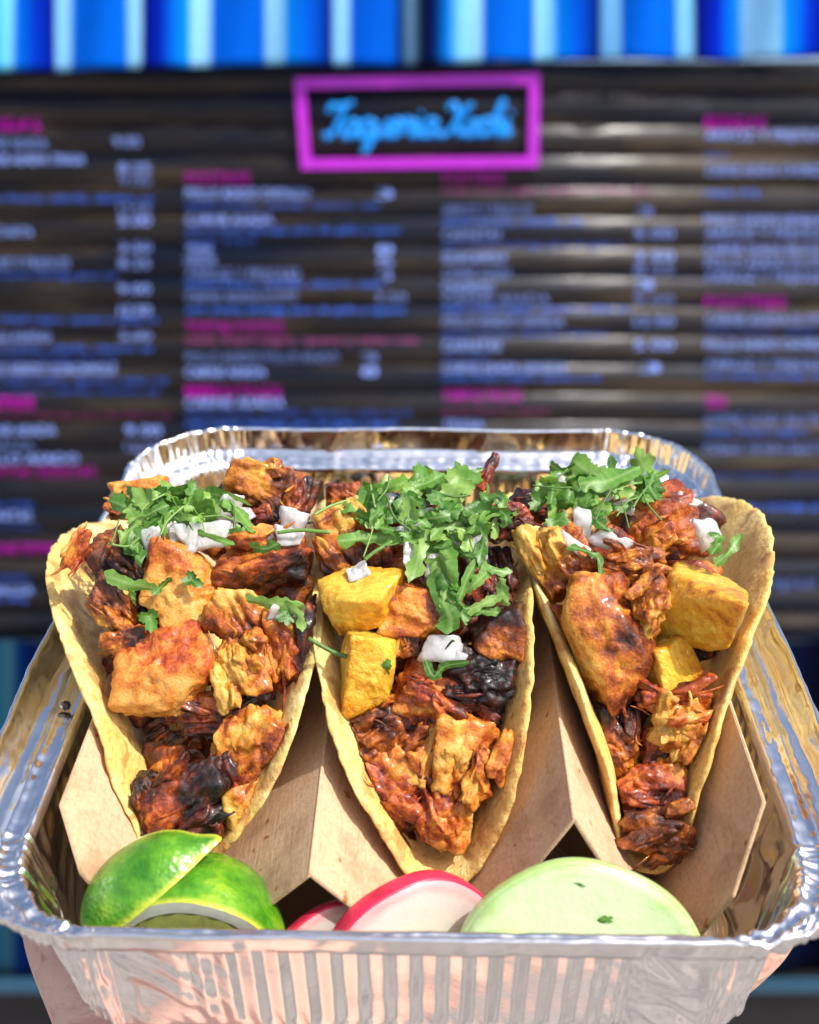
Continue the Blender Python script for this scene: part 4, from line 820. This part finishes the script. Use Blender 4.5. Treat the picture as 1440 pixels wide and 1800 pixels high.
ribbon([(1018, 850), (1065, 845), (1125, 822)], 34, 'rightmost', 1.15, 'widest smooth cilantro leaf on top of the rightmost taco', .15)
for p in [(1130, 818, 62, 10), (1128, 850, 50, 170), (965, 855, 56, None), (985, 915, 50, None), (1000, 880, 52, None), (1040, 868, 50, None), (1090, 862, 48, None), (950, 880, 40, None), (1150, 862, 40, None), (1262, 945, 36, None), (1030, 890, 46, None), (1010, 850, 44, None)]: leaf(p[0], p[1], p[2], 'rightmost', p[3], .85)

# ================================================================== LIME, RADISH, CUCUMBER
def axes(x, y):
    x = unit(x); y = np.asarray(y, float); y = unit(y - (y @ x) * x); return np.stack([x, y, np.cross(x, y)], 1)
def lime(c, ax, mid, half, a, b, label, seed):
    """Wedge: axis ax, rind centred on direction mid, opening +-half."""
    A = axes(ax, mid); c = np.asarray(c, float); base = c.copy(); t = thing('lime_wedge', base, label, 'lime')
    nu, nv = 60, 48; us = np.linspace(0.02, math.pi - .02, nu); ph = np.linspace(-half, half, nv); V, ed = [], []
    nip = lambda u: 1 + .20 * math.exp(-((math.pi - .02 - u) / .22) ** 2)
    for u in us:
        for f in ph:
            r = b * math.sin(u) ** .92; lx = -a * math.cos(u) * nip(u)
            V.append((lx, r * math.cos(f), r * math.sin(f))); ed.append(max(0, 1 - (half - abs(f)) * b * math.sin(u) / .16))
    V = np.array(V); V = V * (1 + .012 * fbm(V * 1.2 + seed, 2)[:, None])
    part('rind', V @ A.T + c, grid_faces(nu, nv), RIND, t, base, attrs={'edge': ed})
    for sgn in (-1, 1):
        f = sgn * half; rd = np.array([0, math.cos(f), math.sin(f)]); nr_ = np.array([0, -math.sin(f), math.cos(f)]) * sgn
        pv, fv = [], []
        for u in us:
            for q in (.86, .93, 1.0): pv.append(np.array([-a * math.cos(u) * nip(u) * (q if q == 1 else q), 0, 0]) + rd * b * math.sin(u) ** .92 * q + nr_ * (.012 if q < .99 else -.005))
            for q in (0, .4, .84): fv.append(np.array([-a * math.cos(u) * .84, 0, 0]) + rd * b * math.sin(u) ** .92 * q + nr_ * (.03 if .1 < q < .8 else .006) + nr_ * .02 * math.sin(u * 22))
        part('pith', np.array(pv) @ A.T + c, grid_faces(nu, 3), PITH, t, base); part('flesh', np.array(fv) @ A.T + c, grid_faces(nu, 3), LFLESH, t, base)
def cv(a, b, d): return a * RT + b * UP - d * FW      # a direction: right, up in the picture, towards the viewer
lime(Py(266, 1572, -7.45), cv(.78, .62, .05), cv(-.50, .50, .70), rad(46), 1.60, 1.15, 'lime wedge lying furthest left, its pointed tip raised', 3.0)
lime(Py(345, 1702, -8.15), (.985, -.05, -.12), (0, .66, .75), rad(48), 1.86, 2.34, 'lime wedge in front of the other, cut side to the tray edge', 8.0)
def disc(c, n, upv, R_, th, label, kind, asp=1.0, flesh=None, skin=None, sk=.1, bend=0.0, cut=-9.0):
    A = axes(n, upv); c = np.asarray(c, float); t = thing(kind + '_slice', c, label, kind); na, nr = 96, 14; V, rm = [], []
    prof_ = [(q, th / 2) for q in np.linspace(0, 1 - sk / R_, nr)]; prof_ = prof_ + [(q, -h) for q, h in prof_[::-1]]
    def pt(q, h, a):
        wob = 1 + .012 * math.sin(3 * a + R_ * 7) + .008 * math.sin(7 * a + 1); y, z = max(q * R_ * wob * math.cos(a), cut * R_), q * R_ * asp * wob * math.sin(a)
        return (h + bend * (y * y - z * z * .5), y, z)
    for j in range(na):
        for q, h in prof_: V.append(pt(q, h + .012 * (1 - q) * math.sin(9 * q + 5 * math.cos(2 * math.pi * j / na)), 2 * math.pi * j / na)); rm.append(q)
    part('flesh', np.array(V) @ A.T + c, grid_faces(na, len(prof_), True), flesh, t, c, attrs={'rim': rm})
    q0 = 1 - sk / R_; sp = [(q0, th / 2), (1 - sk / R_ * .35, th / 2), (1, th / 2 - .05), (1.004, 0), (1, -th / 2 + .05), (1 - sk / R_ * .35, -th / 2), (q0, -th / 2)]; V = []
    for j in range(na):
        for q, h in sp: V.append(pt(q, h, 2 * math.pi * j / na))
    part('skin', np.array(V) @ A.T + c, grid_faces(na, len(sp), True), skin, t, c, attrs={'rim': [1.0] * len(V)})
disc(Py(606, 1716, -7.75), cv(.32, -.10, .94), cv(-.1, 1, 0), 1.72, .28, 'radish slice tucked behind the larger pink one', 'radish', flesh=RFLESH, skin=RSKIN, sk=.045, cut=-.2)
disc(Py(722, 1704, -8.0), cv(.44, -.20, .88), cv(.25, 1, 0), 2.14, .42, 'larger pink rimmed white radish slice next to the cucumber', 'radish', flesh=RFLESH, skin=RSKIN, sk=.045, cut=-.1)
disc(Py(1018, 1735, -8.42), cv(0, -.12, 1), UP, 2.74, .34, 'large pale green cucumber slice with cilantro flecks', 'cucumber', flesh=CUKE, skin=CUKE, sk=.06, cut=-.05)
disc(Py(1018, 1735, -8.42) + cv(-1.48, -.60, .24), cv(0, -.06, 1), UP, 1.9, .2, 'thin cucumber slice low against the front tray wall', 'cucumber', flesh=CUKE, skin=CUKE, sk=.06, cut=.5)
for px, py, w_ in ((1020, 1519, 22), (1066, 1588, 44)):
    rng = np.random.default_rng(px); t_ = (1735 - py) * .0105; s = Py(1018, 1735, -8.42) + cv((px - 1022) * .0105, t_, .19 + .12 * t_) ; V, Fc, ve = leaf_geo(rng, w_ * depth(s) / FPX * .6)
    V = V * (.4, 1, .3); solo('cilantro_fleck', V @ frame(85 if w_ > 30 else 70, -5, 0).T + s, Fc, LEAF, 'larger green fleck stuck to the middle of the large cucumber slice' if w_ > 30 else 'tiny green fleck near the top of the large cucumber slice', 'cilantro', attrs={'vein': ve})
_c = Py(1, 1, 0)
s = Pz(115, 1240, 3.55); Dr, Fc = ico(3); solo('burnt_crumb', Dr * .11 * (1 + .4 * pn(Dr * 2.2))[:, None] + s, Fc, MEAT, 'tiny black crumb on the left rim of the foil tray', 'crumb', attrs={'sear': [1.0] * len(Dr)})

# ================================================================== HAND
def hand():
    J_ = {'elbow': ((-5.0, -25, -27), 4.0), 'fore': ((-5.4, -17, -15.5), 3.4), 'wrist': ((-5.6, -10.8, -7.0), 2.5), 'heel': ((-5.2, -7.4, -3.4), 2.3), 'palm': ((-2.6, -5.2, -2.15), 1.95), 'thn': ((-7.1, -7.0, -1.9), 1.55)}
    ch = [('elbow', 'fore'), ('fore', 'wrist'), ('wrist', 'heel'), ('heel', 'palm'), ('heel', 'thn')]
    th = [((-8.7, -5.6, -.3), 1.0), ((-9.0, -3.2, 1.2), .92), ((-9.15, -1.3, 2.3), .72)]; pr = 'thn'
    for i, q in enumerate(th): J_['t%d' % i] = q; ch.append((pr, 't%d' % i)); pr = 't%d' % i
    fg = {'p': [((.9, -6.9, -1.6), 1.0), ((3.4, -7.2, -1.2), .82), ((5.5, -6.9, -1.0), .72), ((7.0, -6.5, -.8), .66), ((7.95, -6.25, .3), .60), ((8.3, -5.9, 1.25), .5)],
          'r': [((1.3, -4.9, -1.6), 1.1), ((4.2, -4.9, -1.3), .9), ((6.6, -4.7, -.9), .78), ((7.9, -4.5, .5), .68), ((8.3, -4.3, 1.8), .56)],
          'm': [((1.2, -2.9, -1.6), 1.1), ((4.4, -2.3, -1.3), .92), ((6.9, -1.9, -.9), .8), ((8.0, -1.7, .6), .7), ((8.4, -1.5, 1.9), .56)],
          'i': [((.6, -1.0, -1.6), 1.1), ((3.6, .3, -1.3), .92), ((6.2, 1.2, -1.0), .8), ((7.8, 1.6, .1), .7), ((8.3, 1.8, 1.4), .56)]}
    for k, v in fg.items():
        pr = 'palm'
        for i, q in enumerate(v): J_[k + str(i)] = q; ch.append((pr, k + str(i))); pr = k + str(i)
    names = list(J_); base = np.array([-7.2, -10.2, -6.6]); dzh = np.array([0, 0, -.75]); V = [(np.array(J_[n][0]) + dzh - base) * .01 for n in names]
    me = bpy.data.meshes.new('h'); me.from_pydata([tuple(v) for v in V], [(names.index(a), names.index(b)) for a, b in ch], [])
    o = bpy.data.objects.new('h', me); COL.objects.link(o); o.modifiers.new('s', 'SKIN')
    for i, n in enumerate(names): me.skin_vertices[0].data[i].radius = (J_[n][1] * .01,) * 2; me.skin_vertices[0].data[i].use_root = (n == 'palm')
    sb_ = o.modifiers.new('u', 'SUBSURF'); sb_.levels = sb_.render_levels = 3
    dg = bpy.context.evaluated_depsgraph_get(); m2 = bpy.data.meshes.new_from_object(o.evaluated_get(dg)); bpy.data.objects.remove(o)
    m2.polygons.foreach_set('use_smooth', [True] * len(m2.polygons)); m2.materials.clear(); m2.materials.append(SKIN)
    h = obj('hand', m2, None, T @ Matrix.Translation((base * .01).tolist())); tag(h, 'bare hand holding the foil tray from below', 'hand')
    nm = m_plain('fingernail', (.78, .55, .48), .25, 80, .95, 1.05, .05)
    for k in list(fg) + ['t']:
        a, b = (np.array(J_[k + str(len(fg[k]) - 2 if k in fg else 1)][0]), np.array(J_[k + str(len(fg[k]) - 1 if k in fg else 2)][0])); d = unit(b - a); rr = J_[k + str(len(fg[k]) - 1 if k in fg else 2)][1]
        out = unit(np.array([1.0 if k in fg else -1.0, 0, .0])); out = unit(out - (out @ d) * d); sdv = np.cross(d, out); Dr, Fc = ico(3)
        Vn = np.outer(Dr[:, 0] * .40, d) + np.outer(Dr[:, 1] * .42, sdv) + np.outer(Dr[:, 2] * .10 - .25 * Dr[:, 1] ** 2 * .42, out) + b + dzh + out * rr * .86 - d * .12
        part('fingernail', Vn, Fc, nm, h, base)
hand()
